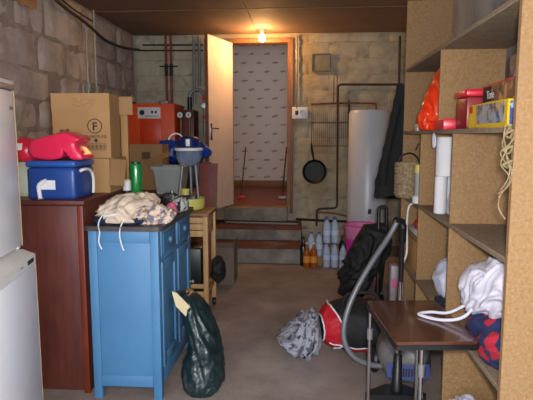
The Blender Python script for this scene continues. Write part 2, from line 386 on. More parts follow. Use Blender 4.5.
# steps
st = thing('concrete_steps', 'worn concrete steps with red painted treads below the doorway', 'steps', (-.48, 5.69, 0))
sx0, sx1 = -1.34+.48, -.035+.48
def step(z0, z1, y0, y1, x1):
    MB().bb(sx0, x1, y0, y1, z0, z1-.012, .012).build('step', m_stepc, st)
    MB().bb(sx0+.002, x1-.004, y0+.012, y1, z1-.013, z1, .006).build('tread', m_tread, st)
step(0, .178, 0, YB-5.69-.02, sx1); step(.18, .318, .42, YB-5.69-.02, sx1-.01)
MB().bb(sx0+.3, .25, .86, YB-5.69-.025, .32, DZ0-.002, .01).build('step', m_stepc, st)
tag(MB().bb(-.86, -.36, 6.13, 6.36, .3185, .328, .003).build('doormat', m_maroon), 'dark red mat lying on the top step below the doorway', 'mat')
tag(MB().tube([(-1.02, 6.5, .345), (-.6, 6.475, .34), (-.1, 6.45, .34), (-.08, 6.45, .335)], .018, 8).build('loose_pipe', m_iron), 'dark iron pipe lying along the top step', 'pipe')
tag(MB().tube([(-1.0, 6.445, .339), (-.55, 6.41, .337), (-.09, 6.385, .335)], .013, 8).build('loose_rod', m_greymetal), 'thin grey rod lying in front of the iron pipe on the step', 'rod')
# things leaning in the corridor
def broom(x, lab, col):
    t = thing('brush', lab, 'brush', (x, 7.45, DZ0+.001))
    MB().tube([(0, 0, .05), (.05, .2, .75)], .009, 8).build('handle', m_steel, t)
    MB().box((0, -.01, .03), (.12, .05, .05), None, .01).build('brush_head', col, t)
broom(-.33, 'grey metal brush leaning in the corridor beside the right jamb', m_greymetal)
broom(-.93, 'brush with red head leaning in the corridor behind the open door', m_redlabel)

# ================================================================== LAMP
lp = thing('ceiling_bulb', 'bare lit bulb in a holder above the doorway', 'lamp', (-.545, 6.52, ZC))
MB().lathe([(.0, -.001), (.03, -.001), (.03, -.02), (.02, -.035), (.02, -.05), (0, -.05)], n=16).build('lamp_holder', m_offw, lp)
MB().lathe([(.0, -.05), (.014, -.05), (.018, -.06), (.034, -.078), (.042, -.102), (.036, -.126), (.018, -.141), (0, -.145)], n=16).build('bulb', m_bulb, lp)
ld = bpy.data.lights.new('bulb_light', 'POINT'); ld.energy = LAMP_W; ld.color = (1, .52, .19); ld.shadow_soft_size = .035
lo = bpy.data.objects.new('bulb_light', ld); COL.objects.link(lo); lo.parent = lp; lo.location = (0, -.03, -.19)

# ================================================================== PIPES AND WALL FITTINGS
def pipe(name, pts, r, mat, label, cat='pipe', n=8, k=0):
    return tag(MB().tube(smooth_path(pts, k) if k else pts, r, n).build(name, mat), label, cat)
def bend(pts, r=.04, n=5):
    """polyline with rounded corners"""
    pts = [Vector(p) for p in pts]; out = [pts[0]]
    for a, b, c in zip(pts, pts[1:], pts[2:]):
        u = (a-b).normalized(); v = (c-b).normalized(); rr = min(r, (a-b).length*.45, (c-b).length*.45)
        p, q = b+u*rr, b+v*rr
        for i in range(n+1):
            t = i/n; out.append(p*(1-t)**2 + b*2*t*(1-t) + q*t*t)
    return out + [pts[-1]]
YP = YB-.055
def W(px, py, y=YP): return P(px, py, y=y)
for i, px in enumerate((165.5, 170.5)):
    a = W(px, 35.5); b = W(px, 106)
    t = thing('heating_pipe', ['red oxide pipe rising from the boiler, nearer the stone wall', 'red oxide pipe rising from the boiler, nearer the door'][i], 'pipe', (a.x, YP, b.z))
    MB().tube([(0, 0, 0), (0, 0, a.z-b.z)], .016, 10).build('tube', m_redpipe, t)
    s_ = W(px, 72).z-b.z; MB().tube([(0, 0, s_-.05), (0, 0, s_+.1)], .021, 10).build('sleeve', m_iron, t)
pb = W(168, 66); tag(MB().bb(pb.x-.12, pb.x+.12, YP+.03, YP+.042, pb.z-.008, pb.z+.008).build('pipe_bracket', m_iron), 'dark flat bracket across the two red pipes', 'bracket')
for i, px in enumerate((193.5, 198.8)):
    a = W(px, 35.5, YB-.06); b = W(px, [104, 86][i], YB-.06)
    pipe('drain_pipe', [(a.x, YB-.06, b.z), (a.x, YB-.06, a.z)], .021, m_greymetal, ['grey vertical pipe beside the open door, longer and further left', 'grey vertical pipe beside the open door edge, the shorter one'][i])
for i, (py, xa, xb) in enumerate(((45, 143, 203), (50.5, 138, 203))):
    a, b = W(xa, py, YB-.02), W(xb, py, YB-.02)
    pipe('conduit', [a, b], .009, m_iron, ['upper thin dark conduit running across the wall above the boiler', 'lower thin dark conduit running across the wall above the boiler'][i])
# insulated U-bend beside the door
c = W(197, 97, YB-.14)
ub = thing('u_bend_hose', 'grey U-shaped pipe bend beside the boiler with black insulated leg', 'pipe', (c.x, YB-.14, c.z-.6))
MB().tube([(-.095, 0, .0), (-.095, 0, .6)] + arc((0, 0, .6), .095, 180, 0, 12) + [(.095, 0, .5), (.095, 0, .1)], .022, 12).build('tube', m_greymetal, ub)
MB().tube([(-.095, 0, .25), (-.095, 0, .6)], .03, 12).build('insulation', m_black, ub)
for i, py in enumerate((98, 106, 117)):
    p = W(205, py, YB-.15) - Vector(ub.location); MB().lathe([(0, -.015), (.03, -.015), (.03, .015), (0, .015)], (.095, -.03, p.z), 10, Matrix.Rotation(R(90), 4, 'X')).build('valve_wheel', m_redlabel if i != 1 else m_steel, ub)
for i, px in enumerate((180, 188.5)):
    p = W(px, 115, 6.25)
    t = thing('pressure_gauge', ['white round dial gauge nearer the orange boiler', 'white round dial gauge nearer the grey U-bend'][i], 'gauge', (p.x, 6.25, p.z))
    MB().lathe([(0, 0), (.042, 0), (.042, .04), (0, .04)], (0, .0, 0), 18, Matrix.Rotation(R(-90), 4, 'X')).build('casing', m_iron, t)
    MB().lathe([(0, .002), (.035, .002), (.035, .006), (0, .006)], (0, 0, 0), 18, Matrix.Rotation(R(90), 4, 'X')).build('dial', m_offw, t)
    MB().tube([(0, .035, -.03), (0, .035, -.5)], .013, 8).build('stem', m_copper, t)
    MB().lathe([(0, .006), (.01, .006), (.01, .011), (0, .011)], (0, 0, 0), 10, Matrix.Rotation(R(90), 4, 'X')).build('hub', m_ink, t)
# right-hand wall pipes
Z_ = lambda px, py, y=YB-.035: P(px, py, y=y)
pipe('heating_pipe', bend([Z_(403, 84.5), Z_(338, 84.5), Z_(337, 208), Z_(317, 209), Z_(316.5, 226)], .05), .014, m_oldpipe, 'brown pipe running along the wall and down beside the wall rack')
pipe('copper_pipe', bend([Z_(311, 104, YB-.072), Z_(345, 103, YB-.072), Z_(376, 103.5, YB-.072), Z_(376, 114, YB-.072)], .02), .011, m_copper, 'bare copper pipe crossing to the top of the water heater')
pipe('feed_pipe', [Z_(349, 100, YB-.05), Z_(349, 225, YB-.05)], .012, m_oldpipe, 'thin vertical brown pipe close beside the water heater')
pipe('floor_pipe', bend([Z_(296, 219, YB-.06), Z_(330, 221, YB-.06), Z_(349, 221.5, YB-.06)], .03), .016, m_iron, 'dark pipe running low along the wall behind the bottles')
pipe('copper_pipe', bend([Z_(318, 212, YB-.07), Z_(333, 213, YB-.07), Z_(346, 216, YB-.07)], .03), .010, m_copper, 'short copper pipe above the dark low pipe behind the bottles')
pipe('supply_cable', [Z_(296.5, 36, YB-.03), Z_(296.5, 108, YB-.03)], .012, m_greymetal, 'grey conduit dropping from the ceiling to the wall socket')
pipe('supply_cable', [Z_(400, 36, YB-.03), Z_(399, 84, YB-.03)], .016, m_oldpipe, 'dark vertical pipe in the corner above the water heater')
t = thing('wall_socket', 'white double socket and switch on the wall by the door frame', 'socket', tuple(Z_(300, 113, YB-.002)))
MB().bb(-.1, .1, -.035, -.008, -.075, .075, .008).build('plate', m_offw, t)
MB().bb(-.062, -.022, -.042, -.0352, -.025, .03, .003).build('switch', m_ink, t)
MB().lathe([(0, 0), (.038, 0), (.038, .008), (.03, .008), (.028, .003), (0, .003)], (.035, -.0352, 0), 18, Matrix.Rotation(R(90), 4, 'X')).build('socket_ring', m_greymetal, t)
# plastered-over hatch
h0, h1 = Z_(313, 54.5), Z_(330, 70.5)
t = thing('wall_hatch', 'small square metal hatch set into the block wall', 'hatch', ((h0.x+h1.x)/2, YB-.006, h1.z))
hw, hh = (h1.x-h0.x)/2, h0.z-h1.z
MB().bb(-hw, hw, -.012, 0, 0, hh).build('plate', pm('hatch_grey', '8b8570', .8, var=.2), t)
fr = MB(); [fr.bb(*q) for q in ((-hw-.012, hw+.012, -.022, 0, -.012, .004), (-hw-.012, hw+.012, -.022, 0, hh-.004, hh+.012), (-hw-.012, -hw+.004, -.022, 0, .004, hh-.004), (hw-.004, hw+.012, -.022, 0, .004, hh-.004))]
fr.build('frame', pm('hatch_frame', '6b6450', .8, var=.2), t)
# wire rack leaning on the wall
a, b = Z_(312, 104), Z_(349, 146)
t = thing('wire_rack', 'rusty wire rack hanging flat on the wall above the frying pan', 'rack', ((a.x+b.x)/2, YB-.07, b.z))
hw, hh = (b.x-a.x)/2, a.z-b.z
fr = MB(); fr.tube([(-hw, 0, 0), (hw, 0, 0), (hw, 0, hh), (-hw, 0, hh), (-hw, 0, 0)], .006, 6); fr.tube([(-hw, 0, hh*.55), (hw, 0, hh*.55)], .006, 6)
fr.build('frame', m_rust, t)
rod = MB().tube([(0, 0, 0), (0, 0, hh)], .0026, 5).mesh('wire', m_rust)
for i in range(1, 19): link('wire', rod, t, (-hw+2*hw*i/19, .002, 0))
p = Z_(335, 104); q = Z_(335, 76)
MB().tube([(p.x-t.location.x-.02, .0, hh), (p.x-t.location.x-.02, 0, q.z-b.z), (p.x-t.location.x, 0, q.z-b.z+.03), (p.x-t.location.x+.02, 0, q.z-b.z), (p.x-t.location.x+.02, 0, hh)], .006, 6).build('hanging_loop', m_rust, t)
# pan
p = Z_(314.5, 171.5)
t = thing('frying_pan', 'black frying pan hanging by its handle on the wall', 'pan', (p.x, YB-.04, p.z))
MX = Matrix.Rotation(R(90), 4, 'X')
MB().lathe([(0, .012), (.125, .012), (.155, .05), (.158, .05), (.13, .0), (0, 0)], (0, 0, 0), 28, MX).build('pan_body', m_iron, t)
hdl = MB().tube([(-.01, -.03, .15), (-.035, -.035, .27), (-.045, -.02, .36)], [.012, .014, .012], 8); hdl.build('handle', m_black, t)
# stone-wall cables
XW = XL+.05
def WL(px, py): return P(px, py, x=XW)
pipe('sagging_cable', [WL(50, -6), WL(68, 10), WL(87, 24), WL(105, 40), WL(123, 47.5), P(139.5, 50, y=YB-.1)], .016, m_black, 'thick black cable sagging along the stone wall', 'cable', k=5)
pipe('sagging_cable', [WL(56, -6), WL(72, 8), WL(92, 21)], .009, m_black, 'thin black cable beside the thick one at the ceiling', 'cable', k=5)
for i, (px, p0, p1) in enumerate(((94, 10, 86), (86.5, 26, 82))):
    a, b = WL(px, p0), WL(px, p1)
    t = thing('junction_box', ['grey conduit and box on the stone wall, the one nearer the boiler', 'grey conduit and box on the stone wall, the one nearer the fridge'][i], 'conduit', (XL+.012, a.y, b.z))
    MB().tube([(.03, 0, 0), (.03, 0, a.z-b.z)], .012, 8).build('conduit', m_greymetal, t)
    MB().bb(.006, .055, -.045, .045, -.16, .0, .006).build('box', m_greymetal, t)
a = WL(110, 97); b = WL(135, 103)
pipe('wall_cable', [a, (a+b)/2+Vector((0, 0, -.01)), b], .013, m_iron, 'short dark cable on the stone wall behind the cardboard boxes', 'cable')

# ================================================================== BOILER + HEATER
t = thing('boiler', 'orange enamelled boiler with a white control panel', 'boiler', (-1.875, 6.2, 0))
MB().bb(-.30, .305, .0, .5, .05, 1.81, .015).build('casing', m_orange, t)
MB().bb(-.12, .14, -.012, -.0005, 1.25, 1.62, .004).build('front_door', pm('orange_door', 'e2471a', .35), t)
cp = MB().bb(-.14, .14, -.022, -.001, 1.63, 1.765, .005).build('control_panel', m_offw, t)
MB().lathe([(0, 0), (.032, 0), (.026, .02), (0, .02)], (-.085, -.022, 1.70), 16, MX).build('dial', m_ink, cp)
for x in (.04, .085): MB().bb(x-.012, x+.012, -.03, -.022, 1.69, 1.72, .003).build('button', m_ink, cp)
MB().bb(-.05, .12, -.0235, -.0221, 1.655, 1.662).build('print_line', m_ink, cp)
MB().bb(-.28, .28, .03, .47, 0, .05).build('plinth', m_black, t)
MB().bb(.08, .2, .1, .2, 1.811, 1.85, .01).build('flue_collar', m_greymetal, t)
tag(MB().bb(-1.55, -1.36, 6.3, 6.6, 0, 1.74, .01).build('meter_cabinet', m_maroon), 'narrow dark red cabinet standing beside the orange boiler', 'cabinet')
t = thing('water_heater', 'tall white cylindrical water heater in the corner', 'water heater', (.764, 6.45, 0))
MB().lathe([(0, .12), (.2, .12), (.245, .15), (.245, 1.69), (.225, 1.725), (.0, 1.74)], n=48).build('tank', m_heater, t)
for a in (30, 150, 270): MB().tube([(.18*math.cos(R(a)), .18*math.sin(R(a)), 0), (.18*math.cos(R(a)), .18*math.sin(R(a)), .13)], .015, 8).build('leg', m_heater, t)
MB().bb(-.02, .02, -.252, -.244, .5, .56, .003).build('drain_plate', m_black, t)

# ================================================================== SHELVING (particleboard)
X0, X1 = .73, 1.075
sh = thing('shelf_unit', 'tall particleboard shelf unit with bays along the right wall', 'shelves', (X0, 1.87, 0))
def panel(name, x0, x1, y0, y1, z0, z1, mat=m_pboard): return MB().bb(x0-X0, x1-X0, y0-1.87, y1-1.87, z0, z1, .0015, 1).build(name, mat, sh)
T = .019
D = dict(D1=1.87, D2=2.665, D2u=2.97, D3=3.39, D4=4.0)
panel('divider', X0-.01, X1+.14, D['D1'], D['D1']+T+.006, 0, 2.6)
panel('divider', X0, X1, D['D2'], D['D2']+T, .485, .957); panel('divider', X0, X1, D['D2'], D['D2']+T, 0, .463)
panel('divider', X0, X1, D['D2'], D['D2']+T, .979, 1.433)
panel('divider', X0, X1, D['D2u'], D['D2u']+T, 1.455, 1.889)
panel('divider', X0, X1, D['D3'], D['D3']+T, .485, .957); panel('divider', X0, X1, D['D3'], D['D3']+T, .979, 1.433); panel('divider', X0, X1, D['D3'], D['D3']+T, 0, .463)
panel('divider', X0, X1-.02, D['D4'], D['D4']+T, 0, 2.40)
for nm, z_, in (('shelf', .474), ('shelf', .968), ('shelf', 1.444), ('shelf', 1.9)):
    panel('shelf', X0+(.0 if z_ != 1.9 else -.0), X1, D['D1']+T+.008, D['D4']-.002, z_-.0105, z_+.0105, m_pshelf)
panel('shelf', X0+.01, X1, D['D3']+T+.002, D['D4']-.002, .72, .738, m_pboard)

# ------------------------------------------------ things on the shelves
ZA, ZB_, ZL = 1.4546, .9786, .4846
# yellow toy box
t = thing('toy_box', 'yellow toy box with a picture panel on the middle shelf', 'box', (.75, 2.03, ZA))
MB().bb(0, .25, 0, .47, 0, .105, .002, 1).build('carton', m_yellowbox, t)
MB().bb(-.0012, -.0002, .03, .36, .018, .098).build('picture', m_print, t)
MB().bb(-.0016, -.0002, .41, .455, .068, .098).build('red_emblem', m_redlabel, t)
MB().bb(.008, .24, -.0012, -.0002, .01, .097).build('end_print', m_print3, t)
t = thing('toy_box', 'brown picture box lying on top of the yellow toy box', 'box', (.775, 2.05, ZA+.1062), R(-4))
MB().bb(0, .22, 0, .44, 0, .082, .002, 1).build('carton', m_print2, t)
MB().bb(-.001, -.0002, .3, .43, .01, .075).build('dark_end', m_ink, t)
MB().bb(-.0012, .0, .0, .44, .076, .0822).build('red_edge', m_redlabel, t)
text('lettering', 'Ti:me', .05, (-.0016, .31, .022), (R(90), 0, R(-90)), m_offw, t)
t = thing('game_box', 'dark blue picture box on the very top of the toy boxes', 'box', (.885, 2.1, ZA+.1894))
MB().bb(0, .15, 0, .3, 0, .125, .002, 1).build('carton', m_darkbox, t)
MB().tube([(-.002, .25, .02), (-.002, .2, .08), (-.002, .13, .05), (-.002, .08, .1)], .002, 5).build('printed_line', m_offw, t)
# red crate
t = thing('red_tool_case', 'red plastic case standing beside the yellow toy box', 'case', (.755, 2.53, ZA))
MB().bb(0, .28, .02, .2, 0, .15, .01).build('case_body', pm('dark_red_plastic', '8e1c26', .4), t)
MB().bb(-.008, .29, .005, .21, .151, .185, .01).build('lid', m_red, t)
MB().tube([(.1, .1, .186), (.1, .1, .2), (.2, .1, .2), (.2, .1, .186)], .008, 8).build('handle', m_red, t)
tag(MB().bb(.705, 1.0, 2.765, 2.955, ZA, ZA+.055, .008).build('flat_case', m_red), 'flat red case lying on the middle shelf beside the tool case', 'case')
# orange-red bag
def wb_(p):
    k = (p.z+.17)/.36
    return Vector((p.x*(1.05-.36*max(0, k)) + .045*k, p.y*(1-.2*max(0, k)), p.z*1.0))
t = thing('carrier_bag', 'stuffed orange-red plastic bag on the middle shelf', 'bag', (.8, 3.17, ZA))
blob('bag_body', (.0, .0, .18), (.14, .135, .21), m_redbag, t, 3, .03, 9, 2.2, 5, .0, wb_)
blob('knotted_corner', (-.10, -.03, .07), (.04, .05, .07), m_redbag, t, 5, .02, 16, 2, 4, .0)
tag(MB().bb(.735, .78, 3.55, 3.65, ZA, ZA+.045, .003).build('small_carton', m_offw), 'small white carton at the shelf edge beside the red bag', 'carton')
tag(blob('white_cloth', (.716, 2.99, 1.395), (.009, .03, .042), m_whitefab, None, 4, .006, 20, 2, 4), 'small white cloth dangling from the middle shelf edge', 'cloth')
# paper rolls
def roll(x, y, z0, r, h, lab, g):
    t = thing('paper_roll', lab, 'paper roll', (x, y, z0), 0, g)
    MB().lathe([(.018, h-.004), (.018, h), (r-.004, h), (r, h-.004), (r, .004), (r-.004, 0), (0, 0)], n=28).build('paper', m_paper, t)
    MB().lathe([(.0, h-.006), (.0175, h-.006), (.0175, h-.003), (.0, h-.003)], n=16).build('core', m_card2, t)
roll(.772, 3.03, ZB_, .034, .215, 'left of the two thin white paper rolls under the thick roll', 'paper rolls on the shelf')
roll(.843, 3.03, ZB_, .034, .215, 'right of the two thin white paper rolls under the thick roll', 'paper rolls on the shelf')
roll(.80, 3.03, ZB_+.2155, .06, .222, 'thick white paper roll standing on top of two others', 'paper rolls on the shelf')
tag(blob('white_cloth', (.81, 2.8, ZB_+.075), (.05, .07, .08), m_whitefab, None, 9, .02, 12, 2.2, 4, ZB_+.001), 'small white cloth on the shelf in front of the paper rolls', 'cloth')
# basket + lantern
t = thing('wicker_basket', 'pale wicker basket with a dark handle on the shelf', 'basket', (.745, 3.83, ZB_))
pr_b = [(0, 0), (.085, 0), (.1, .02)] + [(.098+.006*(i % 2), .02+i*.0125) for i in range(1, 19)] + [(.1, .255), (.09, .255), (.082, .03), (0, .03)]
MB().lathe(pr_b, n=28).build('basket_body', m_wicker, t)
MB().tube(arc((0, 0, .25), .07, 0, 180, 14, 'xz'), .006, 8).build('handle', m_black, t)
t = thing('camping_lantern', 'grey lantern with a yellow top on the shelf by the basket', 'lantern', (.752, 3.5, ZB_))
MB().lathe([(0, 0), (.043, 0), (.043, .04), (.034, .05), (.0, .05)], n=20).build('base', m_offw, t)
MB().lathe([(0, .05), (.031, .05), (.031, .2), (.0, .2)], n=20).build('body', m_greytub, t)
MB().lathe([(0, .2), (.034, .2), (.036, .22), (.03, .255), (.0, .26)], n=20).build('cap', m_yellow, t)
MB().tube([(.0, 0, .258), (.03, 0, .33), (.02, 0, .385), (-.015, 0, .39), (-.03, 0, .35)], .004, 6).build('hook', m_black, t)
tag(MB().tube(smooth_path([(.79, 3.62, ZB_-.03), (.715, 3.6, .95), (.70, 3.6, .83), (.705, 3.6, .62), (.66, 3.55, .5), (.675, 3.66, .2), (.685, 3.72, .008), (.66, 3.78, .008)], 6), .007, 8).build('power_cord', m_offw), 'white power cord hanging down the front of the shelf unit', 'cord')
t = thing('wooden_box', 'pale wooden box on the lower shelf of the far bay', 'box', (.76, 3.55, ZL))
MB().bb(0, .26, 0, .3, 0, .2, .003).build('box_body', m_pine, t)
MB().bb(-.004, .264, -.004, .304, .2005, .215, .003).build('lid', m_pine, t)
tag(MB().bb(.76, .98, 3.5, 3.85, .739, .775, .004).build('paper_stack', m_paper), 'flat white stack of papers on the small shelf of the far bay', 'papers')
tag(blob('red_toy', (.79, 3.62, .775+.04), (.03, .05, .036), m_redlabel, None, 2, .012, 18, 2, 4, .776), 'small red toy on the white papers in the far bay', 'toy')
# clothes in bays
t = thing('clothes_heap', 'pale blue and white clothes on the lower shelf of the second bay', 'clothes', (.85, 2.95, ZL))
blob('cloth', (.02, .02, .11), (.11, .17, .125), m_bluewhite, t, 6, .045, 7, 2.1, 5, .001)
blob('cloth', (-.06, -.06, .015), (.06, .08, .025), m_navy, t, 8, .012, 12, 2.2, 4, .0)
t = thing('clothes_heap', 'heap of white clothes in the nearest bay of the shelves', 'clothes', (.87, 2.28, ZL))
def slope(p): return Vector((p.x, p.y, p.z - .28*(p.y)))
blob('white_garment', (.025, .03, .25), (.165, .30, .14), m_whitefab, t, 12, .055, 7.5, 2.2, 6, .14, slope)
blob('white_garment', (-.0, .18, .17), (.09, .16, .09), m_whitefab, t, 21, .04, 9, 2.2, 5, .10)
MB().tube(smooth_path([(-.08, .05, .22), (-.17, -.02, .15), (-.26, .02, .118), (-.34, .1, .114), (-.28, .13, .116), (-.2, .08, .135), (-.08, .1, .2)], 6), .007, 8).build('strap', m_whitefab, t)
def hang(p): return Vector((p.x - .13*max(0, -(p.z))/.1*.35, p.y, p.z))
blob('blotched_cloth', (.02, -.1, .07), (.165, .22, .11), m_spot, t, 31, .03, 6, 2.4, 5, .0015)
blob('red_cloth', (-.04, -.27, .165), (.05, .06, .04), m_redfab, t, 14, .02, 10, 2.2, 4)
tag(blob('white_bundle', (.83, 2.54, .05), (.10, .09, .055), m_whitefab, None, 17, .03, 11, 2.2, 5, .001), 'crumpled white bundle on the floor under the nearest bay', 'cloth')
# twine hanging at front divider
t = thing('twine_bundle', 'tangled strands of twine hanging from the middle shelf edge', 'twine', (.703, 1.885, 1.17))
rnd = random.Random(5)
for k_ in range(4):
    pts = [Vector((rnd.uniform(-.012, .012), rnd.uniform(-.012, .02), .29 - i*.032*(1+.1*k_) )) + Vector((.012*math.sin(i*1.3+k_), .01*math.cos(i*1.7+k_), 0)) for i in range(9 - k_ % 3)]
    MB().tube(smooth_path(pts, 4), .0026, 6).build('strand', m_twine, t)
[MB().tube(smooth_path([(x_, y_, z_) for x_, y_, z_ in [(-.012, 0, .2+o), (.012, -.012, .215+o), (.01, .012, .19+o), (-.012, .0, .2+o)]], 4), .004, 6).build('knot', m_twine, t) for o in (0, -.05, .055)]

# coat on the far divider
t = thing('coat', 'dark coat hanging on the far end of the shelf unit', 'coat', (.70, 4.10, .93))
rings = []
for i in range(15):
    k_ = i/14; z_ = .02 + k_*.86
    xl = -.165 + .17*max(0, k_-.12)**.9 + (.02 if i % 2 else 0)*.3; xr = .17 - .05*k_
    n_ = 20; ring = []
    for j in range(n_):
        a = 2*math.pi*j/n_; cx = (xl+xr)/2; rx = (xr-xl)/2; dep = .05*(1-.45*k_) + .008*math.sin(a*5+k_*3)*(1-k_)
        ring.append((cx+rx*math.cos(a)*(1+.03*math.sin(7*a)), dep*math.sin(a), z_ + .015*math.sin(3*a)*(1-k_)))
    rings.append(ring)
MB().rings(rings).build('coat_body', m_jacket, t, ang=70)
MB().tube(smooth_path([(-.015, -.055, .72), (-.06, -.066, .5), (-.1, -.075, .28), (-.11, -.07, .12)], 5), [.03]*15+[.034], 10).build('sleeve', m_jacket, t)
MB().tube([(.06, 0, .88), (.06, -.02, .93), (.06, -.075, .94)], .005, 6).build('hanging_loop', m_steel, t)

# ================================================================== LEFT SIDE FURNITURE
# fridge stack
fr_rot = R(12)
A = Vector((-1.292+.005, 2.35, 0))
t = thing('freezer', 'white freezer with a control strip standing at the left edge', 'freezer', tuple(A), fr_rot)
MB().bb(-.60, -.062, -.6, 0, .02, .865, .006).build('cabinet', m_white, t)
dd = MB().bb(-.06, 0, -.6, 0, .05, .815, .008).build('door', m_white, t)
tp = MB().prism([(-.6, .868), (.0, .868), (.0, .818), (-.0, .818), (-.06, .818), (-.06, .866), (-.6, .866)][:1] + [(-.6, .885), (-.055, .885), (.0, .862), (.0, .818), (-.0599, .818), (-.0599, .8655)][0:], 'y', -.6, 0)
tp.build('control_strip', m_offw, t)
MB().box((.0005, -.075, .842), (.003, .085, .02), None, 0).build('display', m_ink, t)
MB().box((.0005, -.2, .842), (.003, .03, .008)).build('printed_line', m_greymetal, t)
MB().bb(-.58, -.1, -.58, -.02, 0, .02).build('base', m_black, t)
MB().bb(-.058, .0005, -.001, .002, .05, .815).build('door_seal', pm('yellowed_seal', 'b9a778', .7), t)
A2 = Vector((-1.352, 2.36, .887))
t = thing('fridge', 'white refrigerator stacked on top of the freezer', 'fridge', tuple(A2), R(11))
MB().bb(-.54, -.052, -.56, 0, .01, .785, .008).build('cabinet', m_white, t)
MB().bb(-.05, 0, -.56, 0, .012, .74, .01).build('door', m_white, t)
MB().bb(-.54, .002, -.562, .002, .765, .785, .004).build('top_board', m_offw, t)
MB().bb(-.048, .0, -.56, 0, .742, .764, .002).build('gap_strip', m_greymetal, t)
MB().box((.0015, -.055, .66), (.003, .045, .016)).build('badge', m_greymetal, t)
MB().bb(-.04, -.01, -.03, .0, -.001, .0115, .003).build('foot', m_offw, t)
MB().bb(-.05, .0003, -.0005, .002, .012, .74).build('door_seal', pm('yellowed_seal', 'b9a778', .7), t)
# maroon cabinet
t = thing('wooden_cupboard', 'dark red-brown wooden cupboard between the freezer and blue cabinet', 'cupboard', (-1.47, 2.66, 0))
MB().bb(-.3, .285, .02, .9, .02, 1.055, .003).build('carcass', m_maroon, t)
MB().bb(-.298, .255, -.0, .0195, .03, 1.05, .003).build('front_panel', m_maroon, t)
MB().bb(.2555, .29, -.004, .0195, .0, 1.052, .004).build('stile', m_maroon2, t)
MB().bb(-.31, .3, -.012, .91, 1.0555, 1.08, .005).build('top_board', m_maroon, t)
MB().bb(-.29, .28, .03, .88, 0, .02).build('plinth', m_maroon, t)
ZM = 1.0805
# cooler
p = P(27, 201, y=2.69); q = P(93, 201, y=2.69)
t = thing('cool_box', 'blue plastic cool box with a white sticker on the wooden cupboard', 'cool box', (-1.36, 2.68, ZM), R(0))
MB().bb(-.135, .135, 0, .26, 0, .175, .022, 3).build('body', m_cool, t)
MB().bb(-.137, .137, -.002, .262, .1755, .209, .012, 3).build('lid', m_cool2, t)
MB().bb(-.055, .025, -.0025, -.0004, .055, .105).build('sticker', m_paper, t)
MB().tube(smooth_path([(-.02, -.008, .105), (-.06, -.01, .08), (-.062, -.008, .04), (-.055, -.012, .005)], 5), [.011]*15+[.017], 8).build('cloth_strip', m_paper, t)
MB().tube(smooth_path([(.136, .06, .15), (.155, .08, .16), (.158, .15, .15), (.156, .19, .1), (.153, .19, .02)], 5), .008, 8).build('handle', m_offw, t)
# pink-red moulded seat on the cooler
t = thing('moulded_seat', 'pinkish red moulded plastic child seat on the cool box', 'plastic seat', (-1.33, 2.79, ZM+.2095))
spx = [(30, 160.5), (30, 146), (33, 141.5), (44, 138.5), (57, 136), (67, 133), (74, 135), (88, 140.5), (81, 141.5), (79, 145), (84, 152), (91, 160.5), (74, 160.5), (73.5, 154), (72.5, 147), (70.5, 143), (68.5, 147), (67.5, 154), (66.5, 160.5)]
sp2 = [P(a_, b_, y=2.74) - Vector(t.location) for a_, b_ in spx]
def seat_ring(y_, k_, dz): 
    cx = sum(v.x for v in sp2)/len(sp2)
    return [(cx-.012+(v.x-cx)*k_*.97, y_, max(.0, v.z*k_*1.08)) for v in sp2]
sm_ = MB().rings([seat_ring(-.085, .93, 0), seat_ring(-.07, 1., 0), seat_ring(.0, 1.02, 0), seat_ring(.08, 1., 0), seat_ring(.10, .9, 0)]).build('seat_shell', m_pinkred, t, ang=85)
md = sm_.modifiers.new('round', 'SUBSURF'); md.levels = 2; md.render_levels = 2
t = thing('plastic_shell', 'red plastic shell with a white sticker beside the fridge', 'plastic shell', (-1.60, 2.92, ZM+.195))
blob('shell', (0, 0, .06), (.085, .085, .075), m_red, t, 4.4, 0, 3, 2.4, 5, .0)
MB().box((-.02, -.086, .085), (.05, .004, .04), Euler((R(-20), 0, 0))).build('sticker', m_paper, t)
t = thing('plastic_canister', 'pale green plastic canister behind the fridge edge', 'canister', (-1.60, 2.90, ZM))
MB().lathe([(0, 0), (.08, 0), (.095, .02), (.098, .1), (.09, .15), (.06, .18), (.055, .193), (0, .194)], n=28).build('canister_body', m_canister, t)
# cardboard boxes
def carton(name, lab, loc, dims, rz, flaps=None):
    w_, d_, h_ = dims; t = thing(name, lab, 'box', loc, rz)
    MB().bb(-w_/2, w_/2, 0, d_, 0, h_, .002, 1).build('carton', m_card, t)
    return t
lw_ = carton('cardboard_box', 'plain cardboard box under the printed carton on the wooden cupboard', (-1.375, 3.04, ZM), (.40, .32, .206), R(1))
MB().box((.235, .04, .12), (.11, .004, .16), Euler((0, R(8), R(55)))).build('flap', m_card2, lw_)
bx = carton('cardboard_box', 'large cardboard carton printed with a circled F', (-1.345, 3.06, ZM+.2075), (.345, .22, .385), R(5))
MB().bb(-.1726, .1726, -.004, -.0006, .28, .386).build('flap', m_card, bx)
FR = (R(90), 0, 0)
text('lettering', 'F', .066, (.08, -.0008, .168), FR, m_ink, bx, bold=.0018)
cir = MB(); cir.tube([(.08+.042*math.cos(a), -.001, .192+.042*math.sin(a)) for a in [2*math.pi*i/28 for i in range(29)]], .0028, 5)
cir.build('printed_ring', m_ink, bx)
text('lettering', 'viedi:', .030, (-.1, -.0008, .155), FR, m_ink, bx, bold=.0012)
text('lettering', 'RIN YIN LIME ORCHARD\'S (1S)', .022, (.0, -.0008, .122), FR, m_ink, bx, bold=.0006)
bc = MB(); 
for q_ in ((.0, .145, .048, .0505), (.0, .145, .0855, .088), (.0, .0025, .05, .0865), (.1425, .145, .05, .0865)): bc.bb(q_[0], q_[1], -.0018, -.0006, q_[2], q_[3])
